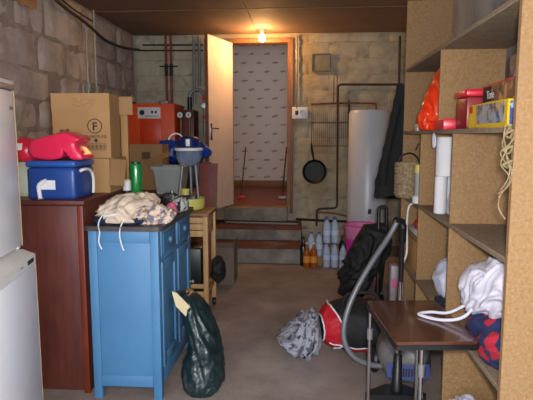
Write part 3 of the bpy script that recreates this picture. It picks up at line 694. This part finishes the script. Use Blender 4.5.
for i in range(16): bc.bb(.012+i*.008, .0148+i*.008+(.0015 if i % 3 == 0 else 0), -.0018, -.0006, .055, .081)
bc.build('printed_bars', m_ink, bx)
MB().lathe([(0, 0), (.011, 0), (.011, .0012), (0, .0012)], (.085, -.0006, .106), 14, MX).build('printed_dot', m_ink, bx)
sq = MB(); rnd = random.Random(2)
for rr in range(2):
    pts = [(-.05+i*.016, -.0046, .345-rr*.03+rnd.uniform(-.012, .012)) for i in range(9)]; sq.tube(smooth_path(pts, 4), .0009, 4)
sq.build('handwriting', m_pencil, bx)
c3 = carton('cardboard_box', 'cardboard box with an upright open flap behind the printed carton', (-1.30, 3.50, .66), (.36, .2, .0), 0) if False else None
# upright flap pieces to the right of the carton
MB().box((.205, .225, .325), (.1, .005, .115), Euler((0, 0, R(5)))).build('flap', m_card2, bx)
p = P(121, 112, y=3.42)
tag(MB().box((-1.205, 3.42, (ZM+p.z)/2), (.045, .06, p.z-ZM-.002), Euler((0, 0, R(12))), .002).build('cardboard_strip', m_card), 'narrow upright cardboard strip beside the printed carton', 'cardboard')
# back chest carrying the rest
t = thing('low_chest', 'dark maroon chest behind the blue cabinet', 'chest', (-1.55, 4.45, 0))
MB().bb(-.55, .55, .0, 1.2, .03, .88, .005).build('carcass', m_maroon, t); MB().bb(-.56, .56, -.01, 1.21, .881, .91, .005).build('top_board', m_maroon, t); MB().bb(-.53, .53, .02, 1.18, 0, .03).build('plinth', m_black, t)
ZH = .9105
p = P(127, 190, z=ZH); q = P(163, 190, y=p.y)
t = thing('cardboard_box', 'brown open cardboard box in front of the orange boiler', 'box', ((p.x+q.x)/2, 4.85, ZH), R(3))
hw = .165
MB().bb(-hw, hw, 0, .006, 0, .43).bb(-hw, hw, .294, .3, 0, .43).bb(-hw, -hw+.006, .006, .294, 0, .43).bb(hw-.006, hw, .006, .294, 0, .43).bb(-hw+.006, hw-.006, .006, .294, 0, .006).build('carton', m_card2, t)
MB().box((.12, -.035, .30), (.26, .004, .075), Euler((R(-50), R(-22), 0))).build('flap', m_card, t)
MB().bb(-.03, .05, -.0012, -.0002, .29, .36).build('printed_mark', pm('brown_ink', '5c4630', .8), t)
p = P(168, 195, z=ZH)
t = thing('plastic_tub', 'grey plastic tub behind the blue cabinet', 'tub', (-1.21, 4.62, ZH))
tr = lambda a, b, z_: [(-a, -b, z_), (a, -b, z_), (a, b, z_), (-a, b, z_)]
MB().rings([tr(.10, .12, 0), tr(.125, .145, .22), tr(.14, .16, .22), tr(.14, .16, .245), tr(.12, .14, .245), tr(.095, .115, .01)]).build('tub_body', m_greytub, t)
tag(blob('blue_bag', (-1.30, 5.37, ZH+.35), (.29, .13, .11), m_bluefilm, None, 3, .05, 8, 2.1, 5, ZH+.236), 'crumpled blue plastic sheet heaped behind the grey tub', 'plastic sheet')
tag(MB().bb(-1.55, -1.02, 5.2, 5.58, ZH, ZH+.235, .01).build('dark_crate', m_black), 'dark crate under the crumpled blue sheet', 'crate')
# trolley (pine)
TX0, TX1, TY0, TY1, TZ = -1.22, -.742, 3.875, 4.25, .835
t = thing('kitchen_trolley', 'pine kitchen trolley on castors beside the blue cabinet', 'trolley', ((TX0+TX1)/2, TY0, 0))
ox, oy = (TX0+TX1)/2, TY0
for sx in (TX0+.02, TX1-.02):
    for sy in (TY0+.02, TY1-.02):
        MB().bb(sx-.019-ox, sx+.019-ox, sy-.019-oy, sy+.019-oy, .07, TZ-.026, .003).build('leg', m_pine, t)
MB().bb(TX0-.01-ox, TX1+.01-ox, -.012, TY1-TY0+.012, TZ-.025, TZ, .004).build('top_board', pm('worn_brown_top', '8a6242', .5, var=.2), t)
for i in range(3):
    z_ = .65 + i*.052
    MB().bb(TX0+.04-ox, TX1-.04-ox, .012, .026, z_, z_+.047, .003).build('slat', m_pine, t)
    MB().bb(TX1-.03-ox, TX1-.016-ox, .04, TY1-TY0-.04, z_, z_+.047, .003).build('slat', m_pine, t)
for z_ in (.18, .24):
    MB().bb(TX0+.04-ox, TX1-.04-ox, .012, .026, z_, z_+.035, .003).build('slat', m_pine, t)
    MB().bb(TX1-.03-ox, TX1-.016-ox, .04, TY1-TY0-.04, z_, z_+.035, .003).build('slat', m_pine, t)
MB().bb(TX0+.04-ox, TX1-.04-ox, .03, TY1-TY0-.03, .165, .178).build('shelf', m_pine, t)
wh = MB().lathe([(0, -.012), (.028, -.012), (.031, -.006), (.031, .006), (.028, .012), (0, .012)], n=16, M=Matrix.Rotation(R(90), 4, 'Y')).mesh('castor', m_black)
for sx in (TX0+.02, TX1-.02):
    for sy in (TY0+.02, TY1-.02): link('castor', wh, t, (sx-ox+.0, sy-oy, .0315))
    for sy in (TY0+.02, TY1-.02): MB().bb(sx-ox-.008, sx-ox+.008, sy-oy-.008, sy-oy+.008, .035, .069).build('castor_fork', m_black, t)
tag(MB().bb(TX0+.06, TX1-.065, TY0+.06, TY1-.06, .1785, .55, .02).build('dark_infill', m_black), 'black block filling the dark interior of the pine trolley', 'box')  # solid black block stands in for the dark interior behind the slats
t = thing('black_pouch', 'black bundled pouch hanging off the pine trolley', 'pouch', (-.69, 4.02, .26))
blob('pouch', (0, 0, .10), (.052, .07, .10), m_blackfab, t, 4, .02, 14, 2.2, 4)
# things on the trolley
YT = TZ+.0005
p = P(189, 205, z=YT)
t = thing('yellow_bowl', 'pale yellow round dish on the pine trolley', 'dish', (-.93, 4.12, YT))
MB().lathe([(0, 0), (.105, 0), (.117, .012), (.121, .09), (.115, .09), (.109, .016), (0, .014)], n=36).build('dish', m_yellow, t)
t = thing('blender_stand', 'appliance with a blue bowl and white rim standing on grey legs in the yellow dish', 'appliance', (-.935, 4.12, YT+.0155))
MB().bb(-.05, .06, -.045, .045, 0, .1, .012).build('motor_base', m_black, t)
MB().lathe([(0, 0), (.035, 0), (.035, .05), (0, .05)], (-.03, -.02, .101), 14).build('yellow_knob', m_yellow, t)
for (a_, b_) in (((-.085, -.04, .0), (-.045, -.02, .36)), ((.085, -.03, .0), (.055, -.02, .36)), ((.0, .08, .0), (.0, .05, .36))): MB().tube([a_, b_], .01, 8).build('leg', m_greymetal, t)
MB().lathe([(0, .33), (.05, .33), (.085, .355), (.1, .40), (.1, .45), (.092, .45), (.0, .36)], n=32).build('lower_bowl', m_clearblue, t)
MB().lathe([(.0, .4505), (.1, .4505), (.112, .456), (.115, .472), (.108, .478), (0, .478)], n=32).build('rim', m_offw, t)
MB().lathe([(0, .4785), (.085, .4785), (.09, .5), (.085, .55), (.06, .565), (0, .57)], n=32).build('upper_vessel', pm('dark_blue_plastic', '14265e', .3), t)
MB().bb(.0, .03, -.095, -.09, .492, .545, .002).build('white_window', m_offw, t)
MB().tube(arc((-.1, .0, .53), .06, 20, 170, 10, 'xz'), .006, 8).build('wire_handle', m_offw, t)
t = thing('leaning_board', 'dark red board leaning between the trolley and the open door', 'board', (-.895, 4.64, 0))
MB().box((0, 0, .59), (.165, .022, 1.175), Euler((R(-1.5), R(2), 0)), .003).build('board', pm('red_board', '7d3a2c', .6, var=.2), t)
# grey carton next to the steps
t = thing('carton', 'grey-brown open carton on the floor in front of the steps', 'box', (-.79, 4.83, 0))
MB().bb(-.13, .115, 0, .006, 0, .36).bb(-.13, .115, .24, .246, 0, .36).bb(-.13, -.124, .006, .24, 0, .36).bb(.109, .115, .006, .24, 0, .36).bb(-.124, .109, .006, .24, 0, .006).build('carton_body', m_greybox, t)
MB().box((.116, .12, .38), (.004, .24, .09), Euler((0, R(6), 0))).build('flap', m_greybox, t)

# ================================================================== BLUE CABINET
CX0, CX1, CY0, CY1 = -1.137, -.762, 2.61, 3.36
cb = thing('blue_cabinet', 'blue painted wooden cabinet with a dark top and short legs', 'cabinet', ((CX0+CX1)/2, CY0, 0))
ox, oy = (CX0+CX1)/2, CY0
def cbp(name, x0, x1, y0, y1, z0, z1, mat=m_blue, bev=.003, par=cb): return MB().bb(x0-ox, x1-ox, y0-oy, y1-oy, z0, z1, bev).build(name, mat, par)
for x in (CX0, CX1-.045):
    for y in (CY0, CY1-.045): cbp('leg', x, x+.045, y, y+.045, 0, .93, m_blue, .002)
cbp('side_panel', CX0+.0455, CX1-.0455, CY0+.004, CY0+.018, .10, .929)
cbp('rail', CX0+.0455, CX1-.0455, CY0+.001, CY0+.0035, .072, .135); cbp('rail', CX0+.0455, CX1-.0455, CY0+.001, CY0+.0035, .865, .9295)
cbp('side_panel', CX0+.0455, CX1-.0455, CY1-.02, CY1-.008, .13, .929)
cbp('back_panel', CX0+.008, CX0+.02, CY0+.0455, CY1-.0455, .1, .929)
cbp('bottom_board', CX0+.021, CX1-.03, CY0+.0455, CY1-.0455, .12, .14)
cbp('rail', CX1-.03, CX1-.002, CY0+.0455, CY1-.0455, .075, .165); cbp('rail', CX1-.03, CX1-.002, CY0+.0455, CY1-.0455, .755, .775)
cbp('centre_stile', CX1-.03, CX1-.002, (CY0+CY1)/2-.018, (CY0+CY1)/2+.018, .1655, .7545)
for (a, b) in ((CY0+.047, (CY0+CY1)/2-.02), ((CY0+CY1)/2+.02, CY1-.047)):
    dw = cbp('drawer', CX1-.025, CX1+.004, a+.002, b-.002, .778, .922)
    cbp('drawer_field', CX1+.0042, CX1+.009, a+.03, b-.03, .80, .90, m_blue2, .004, dw)
    m_ = (a+b)/2; MB().lathe([(0, 0), (.022, 0), (.018, .014), (0, .018)], (CX1+.009-ox, m_-oy, .85), 14, Matrix.Rotation(R(90), 4, 'Y')).build('shell_pull', m_blue2, dw)
    d_ = cbp('door', CX1-.025, CX1-.006, a+.002, b-.002, .168, .752)
    for q_ in ((a+.002, a+.05, .168, .752), (b-.05, b-.002, .168, .752), (a+.05, b-.05, .168, .225), (a+.05, b-.05, .70, .752)): cbp('door_frame', CX1-.0058, CX1+.006, q_[0], q_[1], q_[2], q_[3], m_blue, .002, d_)
    MB().lathe([(0, 0), (.006, 0), (.006, .012), (.013, .02), (.011, .03), (0, .032)], (CX1+.006-ox, b-.025-oy, .47), 12, Matrix.Rotation(R(90), 4, 'Y')).build('knob', m_greymetal, d_)
# top board with rounded corners
def rr(x0, x1, y0, y1, r, n=5):
    out = []
    for cx, cy, a0 in ((x1-r, y1-r, 0), (x0+r, y1-r, 90), (x0+r, y0+r, 180), (x1-r, y0+r, 270)):
        for i in range(n+1): a = R(a0+90*i/n); out.append((cx+r*math.cos(a), cy+r*math.sin(a)))
    return out
MB().prism(rr(CX0-.022-ox, CX1+.028-ox, CY0-.025-oy, CY1+.025-oy, .04), 'z', .9305, .954).build('top_board', m_darktop, cb)
ZT = .9545
# clothes on it
t = thing('beige_garment', 'crumpled beige garment with white drawstrings on the blue cabinet', 'clothes', (-.98, 2.79, ZT))
def gslope(p): return Vector((p.x, p.y, p.z*(1.0+.5*p.x/.2)))
blob('garment', (-.01, .02, .05), (.155, .19, .085), m_beige, t, 11, .035, 10, 2.1, 6, .012, gslope)
blob('navy_lining', (-.01, -.06, .022), (.145, .105, .035), m_navy, t, 13, .02, 12, 2.3, 5, .0005)
MB().tube(smooth_path([(-.10, -.13, .055), (-.06, -.165, .05), (-.0, -.17, .062), (.03, -.14, .068)], 5), .006, 8).build('drawstring', m_paper, t)
MB().tube(smooth_path([(-.085, -.155, .05), (-.092, -.178, .03), (-.09, -.2, .005), (-.083, -.203, -.03), (-.09, -.203, -.08), (-.075, -.203, -.12)], 5), .0035, 6).build('drawstring', m_paper, t)
MB().tube(smooth_path([(.025, -.15, .065), (.035, -.178, .03), (.03, -.2, .005), (.022, -.203, -.04), (.03, -.203, -.09), (.042, -.203, -.125)], 5), .0035, 6).build('drawstring', m_paper, t)
t = thing('patterned_garment', 'patterned cotton garment with pink corner beside the beige one', 'clothes', (-.855, 2.72, ZT))
blob('garment', (.03, .02, .035), (.115, .095, .05), m_floral, t, 15, .028, 13, 2.1, 5, .0005)
blob('pink_corner', (.085, .2, .038), (.026, .045, .042), m_pinkfab, t, 16, .015, 18, 2.2, 4, .0005)
tag(blob('blotched_cloth', (-.785, 3.17, ZT+.04), (.05, .09, .052), m_gv, None, 19, .02, 15, 2.1, 5, ZT+.0005), 'black and pale blotched cloth at the far end of the blue cabinet', 'cloth')
t = thing('camera_case', 'small black camera case behind the clothes on the blue cabinet', 'case', (-.87, 3.29, ZT))
MB().bb(-.05, .035, -.035, .035, 0, .10, .012).build('case_body', m_black, t); MB().bb(-.03, .02, -.0358, -.0352, .07, .085).build('silver_plate', m_steel, t); MB().lathe([(0, .1005), (.012, .1005), (.012, .115), (0, .115)], (.01, 0, 0), 12).build('button', m_steel, t)
t = thing('green_bottle', 'bright green bottle standing behind the beige garment', 'bottle', (-1.085, 3.26, ZT))
MB().lathe([(0, 0), (.034, 0), (.036, .01), (.04, .27), (.036, .288), (.03, .292), (0, .292)], n=24).build('glass', m_green, t)
MB().lathe([(0, .2925), (.03, .2925), (.03, .304), (0, .304)], n=16).build('cap', pm('dark_green_cap', '0c4a22', .4), t)
t = thing('spray_flask', 'small white flask with a dark base behind the beige garment', 'flask', (-1.165+.04, 3.2, ZT))
MB().lathe([(0, 0), (.024, 0), (.024, .125), (0, .125)], n=16).build('base', m_black, t); MB().lathe([(0, .1255), (.026, .1255), (.026, .185), (.016, .195), (0, .195)], n=16).build('body', m_offw, t)

# ================================================================== FLOOR THINGS
# dark bag leaning at the cabinet
t = thing('rubbish_bag', 'dark green plastic bag leaning against the blue cabinet', 'bag', (-.60, 2.80, 0))
prof = [(.03, -.02, .003, .09, .13), (.03, -.02, .04, .105, .145), (.03, -.01, .10, .108, .145), (.033, 0, .17, .095, .135), (.04, .01, .25, .078, .125), (.013, .03, .36, .068, .115), (-.03, .05, .45, .058, .10), (-.06, .055, .50, .048, .085), (-.085, .055, .53, .03, .07)]
rings = []; n_ = 96
sp_ = []
for i in range(len(prof)-1):
    for j in range(9):
        k_ = j/9; sp_.append([prof[i][m]*(1-k_)+prof[i+1][m]*k_ for m in range(5)])
sp_.append(prof[-1])
for (cx, cy, z_, rx, ry) in sp_:
    ring = []
    for j in range(n_):
        a = 2*math.pi*j/n_; ca, sa = math.cos(a), math.sin(a); q_ = (abs(ca)**2.6+abs(sa)**2.6)**(-1/2.6)
        v = Vector((cx+rx*ca*q_, cy+ry*sa*q_, z_)); d = Vector((ca, sa, .15))
        tw = Vector((v.x+.5*v.z, v.y-.3*v.z, v.z*.35))
        v += d*(.026*fold(tw, 3.3, 9) + .006*fold(v, 8.1, 20))*min(1, z_/.04+.3)
        v.x = max(v.x, -.143)
        ring.append(v)
    rings.append(ring)
MB().rings(rings).build('bag_film', m_bagfilm, t, ang=80)
cpl = [P(a_, b_, y=2.74) - Vector((-.60, 2.80, 0)) for a_, b_ in ((172, 291), (177, 293), (202, 321), (200, 327), (193, 325), (176, 306))]
MB().rings([[(v.x, -.07+.15*(v.x+.15), v.z) for v in cpl], [(v.x, -.064+.15*(v.x+.15), v.z) for v in cpl]]).build('card_sheet', m_cream, t)
# grey crumpled clothes + sports bag
t = thing('grey_garment', 'crumpled grey printed garment on the floor beside the sports bag', 'clothes', (-.03, 3.31, 0))
def gw(p): return Vector((p.x, p.y, p.z*(1+.9*p.x/.15)))
blob('garment', (0, 0, .11), (.125, .16, .125), m_greyfab, t, 23, .05, 8, 2.1, 6, .001, gw)
MB().tube(smooth_path([(-.13, -.05, .12), (-.05, -.155, .1), (.02, -.14, .17), (.09, -.12, .09), (.03, -.165, .03)], 6), .008, 8).build('strap', m_black, t)
MB().tube(smooth_path([(-.06, .0, .2), (.0, -.08, .23), (.07, -.1, .21), (.11, -.03, .25)], 6), .009, 8).build('strap', pm('pale_strap', 'a9aab4', .8), t)
t = thing('sports_bag', 'black and red sports bag with white piping lying on the floor', 'bag', (.375, 3.39, 0), R(-4))
AX, BY, CZ = .275, .19, .165
def bagpt(th, ph, off=0.):
    """th along the bag's length axis (-90..90), ph round it"""
    ct, st_ = math.cos(R(th)), math.sin(R(th)); sg = lambda v, p: math.copysign(abs(v)**p, v)
    x = (AX+off)*sg(st_, .8); y = (BY+off)*sg(ct, .7)*sg(math.cos(R(ph)), .85); z_ = (CZ+off)*sg(ct, .7)*sg(math.sin(R(ph)), .85)
    v = Vector((x, y, z_)); v += Vector((st_*.4, math.cos(R(ph)), math.sin(R(ph))))*.018*fold(v, 5., 7) ; v.z += CZ + .01
    if v.z < .002: v.z = .002
    return v
MB().grid(lambda u, v: bagpt(-89.5+179*u, 360*v), 50, 56).build('bag_body', m_blackfab, t, ang=80)
MB().grid(lambda u, v: bagpt(-66+34*u + 16*math.sin(v*5), 250-190*v, .006), 10, 40).build('red_panel', m_redfab, t, ang=80)
MB().grid(lambda u, v: bagpt(-40+100*u, 212+20*v, .006), 30, 8).build('red_panel', m_redfab, t, ang=80)
MB().grid(lambda u, v: bagpt(20+45*u, 170+22*v*(u*.6+.4), .006), 14, 8).build('red_panel', m_redfab, t, ang=80)
MB().tube([bagpt(-66+34+16*math.sin(v*5/30), 250-190*v/30, .010) for v in range(31)], .006, 6).build('piping', m_paper, t)
MB().tube([bagpt(-66+16*math.sin(v*5/30), 250-190*v/30, .010) for v in range(31)], .005, 6).build('piping', m_paper, t)
MB().tube([bagpt(-40+100*v/30, 212, .010) for v in range(31)], .004, 6).build('piping', m_paper, t)
MB().tube(smooth_path([bagpt(-20, 120, .01), bagpt(-10, 100, .06), bagpt(10, 100, .06), bagpt(20, 120, .01)], 6), .012, 8).build('handle', m_blackfab, t)
# vacuum cleaner
t = thing('vacuum_cleaner', 'grey canister vacuum cleaner with blue grille and long grey hose', 'vacuum cleaner', (.59, 2.93, 0))
O = Vector((.59, 2.93, 0))
V = lambda *a: Vector(a) - O
blob('canister', (-.005, .06, .15), (.145, .165, .16), m_vacgrey, t, 2.7, 0, 3, 2.7, 5, .03)
MB().grid(lambda u, v: Vector((-.125+.235*u, -.108-.025*math.sin(math.pi*u), .075+.085*v)), 10, 4).build('grille_panel', m_vacblue, t)
sl = MB().bb(-.004, .004, -.004, .0, 0, .045, .001, 1).mesh('slot', m_ink)
for i in range(13):
    u = .12+.76*i/12; link('slot', sl, t, (-.125+.235*u, -.1105-.025*math.sin(math.pi*u), .095))
for s_ in (-1, 1): MB().lathe([(0, -.02), (.07, -.02), (.08, -.008), (.08, .008), (.07, .02), (0, .02)], (-.015+s_*.15, .12, .082), 24, Matrix.Rotation(R(90), 4, 'Y')).build('wheel', m_black, t)
# wand, nozzle, hose
top = P(403, 226, y=3.18); bot = P(397, 380, y=2.71); bot.z = max(bot.z, .06)
MB().tube([top-O, (top*.6+bot*.4)-O], .014, 12).build('wand', m_black, t)
MB().tube([(top*.6+bot*.4)-O, bot-O], .017, 12).build('wand', m_steel, t)
MB().tube([(bot*.85+top*.15)-O, bot-O, (bot.x-O.x, bot.y-O.y, .05)], [.023, .026, .03], 12).build('wand_collar', m_black, t)
noz = [(-.15, -.055), (.13, -.055), (.15, -.02), (.05, .075), (-.05, .075), (-.17, -.02)]
MB().prism([(bot.x-O.x+a, bot.y-O.y+b-.01) for a, b in noz], 'z', .002, .06).build('nozzle', m_black, t)
MB().tube([top-O+Vector((0, 0, -.1)), top-O, top-O+Vector((-.01, 0, .025)), top-O+Vector((-.05, -.02, .04))], [.022, .024, .024, .022], 12).build('wand_handle', m_black, t)
hp = [top+Vector((-.035, -.015, .035)), P(388, 238, y=3.14), P(372, 262, y=3.08), P(356, 290, y=3.02), P(346, 316, y=2.98), P(344, 338, y=2.96), P(352, 355, y=2.95), P(368, 364, y=2.96), P(383, 366, y=2.97)]
hpts = [v-O for v in smooth_path(hp, 14)]
MB().tube(hpts, [.0175 if i % 2 else .0158 for i in range(len(hpts))], 12).build('hose', m_hose, t, ang=80)
# folding table in front of the shelves
tt = thing('side_table', 'small folding side table with dark veneer top and chrome legs', 'table', (.505, 2.33, 0), R(6))
cs = [P(367, 301, z=.59), P(398, 345, z=.59), P(484, 338.5, z=.59), P(440, 300, z=.59)]
inv = Matrix.Rotation(R(-6), 4, 'Z') @ Matrix.Translation((-.505, -2.33, 0))
cs = [inv @ c for c in cs]
hx0 = (cs[0].x+cs[1].x)/2; hx1 = .185; hy0 = (cs[1].y+cs[2].y)/2; hy1 = (cs[0].y+cs[3].y)/2
MB().prism(rr(hx0, hx1, hy0, hy1, .018), 'z', .576, .590).build('table_top', m_tablewood, tt)
MB().prism(rr(hx0-.004, hx1+.004, hy0-.004, hy1+.004, .02), 'z', .556, .5755).build('edge_band', m_black, tt)
for (x, y) in ((hx0+.012, hy1-.03), (-.022, hy0+.09), (.095, hy1-.04)):
    pass
    lg = MB().tube([(x, y, .001), (x, y, .5555)], .0095, 10).build('leg', m_steel, tt)
    MB().tube([(x, y, .40), (x, y, .455)], .0145, 10).build('sleeve', m_greymetal, lg)
    MB().lathe([(0, 0), (.014, 0), (.013, .02), (0, .022)], (x, y, .0), 10).build('foot_cap', m_black, lg)
MB().tube([(hx0+.012, hy1-.03, .53), (.095, hy1-.04, .53)], .008, 8).build('cross_bar', m_steel, tt)
# pushchair
t = thing('pushchair', 'folded black pushchair standing by the shelves', 'pushchair', (.50, 4.3, 0))
def pw(p): return Vector((p.x + .10*p.z/.3*.9, p.y, p.z))
blob('fabric', (-.01, 0, .38), (.165, .13, .31), m_blackfab, t, 27, .045, 6, 2.3, 6, .06, pw)
a = P(383, 207, y=4.28) - Vector(t.location)
MB().tube(bend([(.10, -.1, .1), (a.x-.035, -.05, a.z-.22), (a.x-.03, 0, a.z), (a.x+.03, 0, a.z), (a.x+.04, 0, a.z-.2), (.15, .1, .1)], .035), .015, 10).build('frame_tube', m_black, t)
whm = MB().lathe([(0, -.015), (.06, -.015), (.07, -.008), (.07, .008), (.06, .015), (0, .015)], n=20, M=Matrix.Rotation(R(90), 4, 'Y')).mesh('wheel', m_black)
for x in (-.1, .13):
    for yy in (-.13, .14): link('wheel', whm, t, (x, yy, .0705))
# black upright by the cord
pipe('walking_stick', [P(396, 300, y=3.9), P(397, 258, y=3.9), P(398, 240, y=3.9)], .012, m_black, 'black stick standing behind the vacuum wand', 'stick') if False else None
t = thing('clear_bag', 'clear plastic bag with pink print behind the vacuum wand', 'bag', (.665, 3.86, 0))
MB().bb(-.03, .035, -.05, .05, 0, .47, .015).build('bag_film', pm('milky_film', 'b9b0b8', .4, var=.15, vs=20, alpha=.75), t)
MB().bb(-.02, .02, -.0515, -.0505, .3, .37).build('pink_print', m_pinkfab, t)
# pink mesh tub
t = thing('mesh_tub', 'pink mesh tub with magenta base behind the pushchair', 'tub', (.545, 5.02, 0))
MB().lathe([(0, 0), (.13, 0), (.15, .44), (.145, .44), (.125, .01), (0, .01)], n=30).build('tub_body', m_magenta, t)
MR = Matrix.Rotation(R(14), 4, 'Y')
MB().lathe([(.152, .0), (.165, .13), (.164, .13), (.151, .0)], (0, 0, .442), 30).build('mesh_rim', m_pinknet, t)
MB().tube([(.165*math.cos(2*math.pi*i/30), .165*math.sin(2*math.pi*i/30), .572) for i in range(31)], .006, 6).build('hoop', m_magenta, t)
# bottles
def bottle(kind):
    if kind == 'water':
        t = thing('water_bottle', 'x', 'bottle')
        MB().lathe([(0, 0), (.036, 0), (.04, .012), (.04, .06), (.038, .07), (.04, .08), (.04, .17), (.034, .2), (.016, .235), (.013, .25), (0, .25)], n=18).build('plastic', m_water, t)
        MB().lathe([(.0405, .085), (.0412, .085), (.0412, .135), (.0405, .135)], n=18).build('wrapper', m_wlabel, t)
        MB().lathe([(0, .2505), (.016, .2505), (.016, .27), (0, .27)], n=14).build('cap', m_bluecap, t)
    elif kind == 'amber':
        t = thing('drink_bottle', 'x', 'bottle')
        MB().lathe([(0, 0), (.034, 0), (.037, .01), (.037, .17), (.028, .2), (.014, .235), (.013, .26), (0, .26)], n=18).build('glass', m_amber, t)
        MB().lathe([(.0375, .06), (.0382, .06), (.0382, .13), (.0375, .13)], n=18).build('label_band', m_orlabel, t)
        MB().lathe([(0, .2605), (.015, .2605), (.015, .275), (0, .275)], n=12).build('cap', m_offw, t)
    else:
        t = thing('wine_bottle', 'x', 'bottle')
        MB().lathe([(0, 0), (.036, 0), (.038, .01), (.038, .2), (.026, .235), (.014, .255), (.013, .31), (0, .31)], n=18).build('glass', m_wineg, t)
        MB().lathe([(0, .3105), (.015, .3105), (.015, .325), (0, .325)], n=12).build('cap', m_redlabel if kind == 'red' else m_ink, t)
    return t
protos = {}
def put(kind, x, y, z, lab, grp):
    if kind not in protos: t = bottle(kind); protos[kind] = t
    else: t = copy_tree(protos[kind])
    t.location = (x, y, z); t['label'] = lab; t['group'] = grp
BX = lambda px, y: P(px, 230, y=y).x
for lv in range(2):
    for j, yy in enumerate((5.60, 5.69)):
        for i, px in enumerate((327, 334.5)):
            put('water', BX(px, 5.6)+.006*i, yy, .0005+lv*.2705, ['lower', 'upper'][lv] + ' layer water bottle with blue cap, ' + ['front', 'back'][j] + ' row, ' + ['left', 'right'][i] + ' of the stacked block', 'stacked water bottles')
for i, px in enumerate((343, 351)): put('water', BX(px, 5.56)+.004, 5.545, .0005, ['water bottle standing alone beside the stacked block', 'water bottle standing next to the pink tub'][i], 'loose water bottles')
for i, px in enumerate((311.3, 319.2)): put('water', BX(px, 5.68), 5.685, .1005, ['water bottle raised behind the amber bottles, nearer the steps', 'water bottle raised behind the amber bottles, nearer the stack'][i], 'loose water bottles')
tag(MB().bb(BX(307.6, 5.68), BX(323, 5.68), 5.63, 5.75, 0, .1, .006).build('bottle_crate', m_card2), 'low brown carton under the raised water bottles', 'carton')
for i, px in enumerate((307, 314)): put('amber', BX(px, 5.55), 5.55, .0005, ['amber drink bottle with orange label closest to the steps', 'amber drink bottle with orange label, second from the steps'][i], 'amber bottles')
put('wine', BX(303.5, 5.66)+.0, 5.64, .0005, 'dark wine bottle against the side of the steps', 'wine bottles')
put('red', BX(343, 5.72), 5.80, .0005, 'dark wine bottle with red cap behind the loose water bottles', 'wine bottles')
protos.clear()
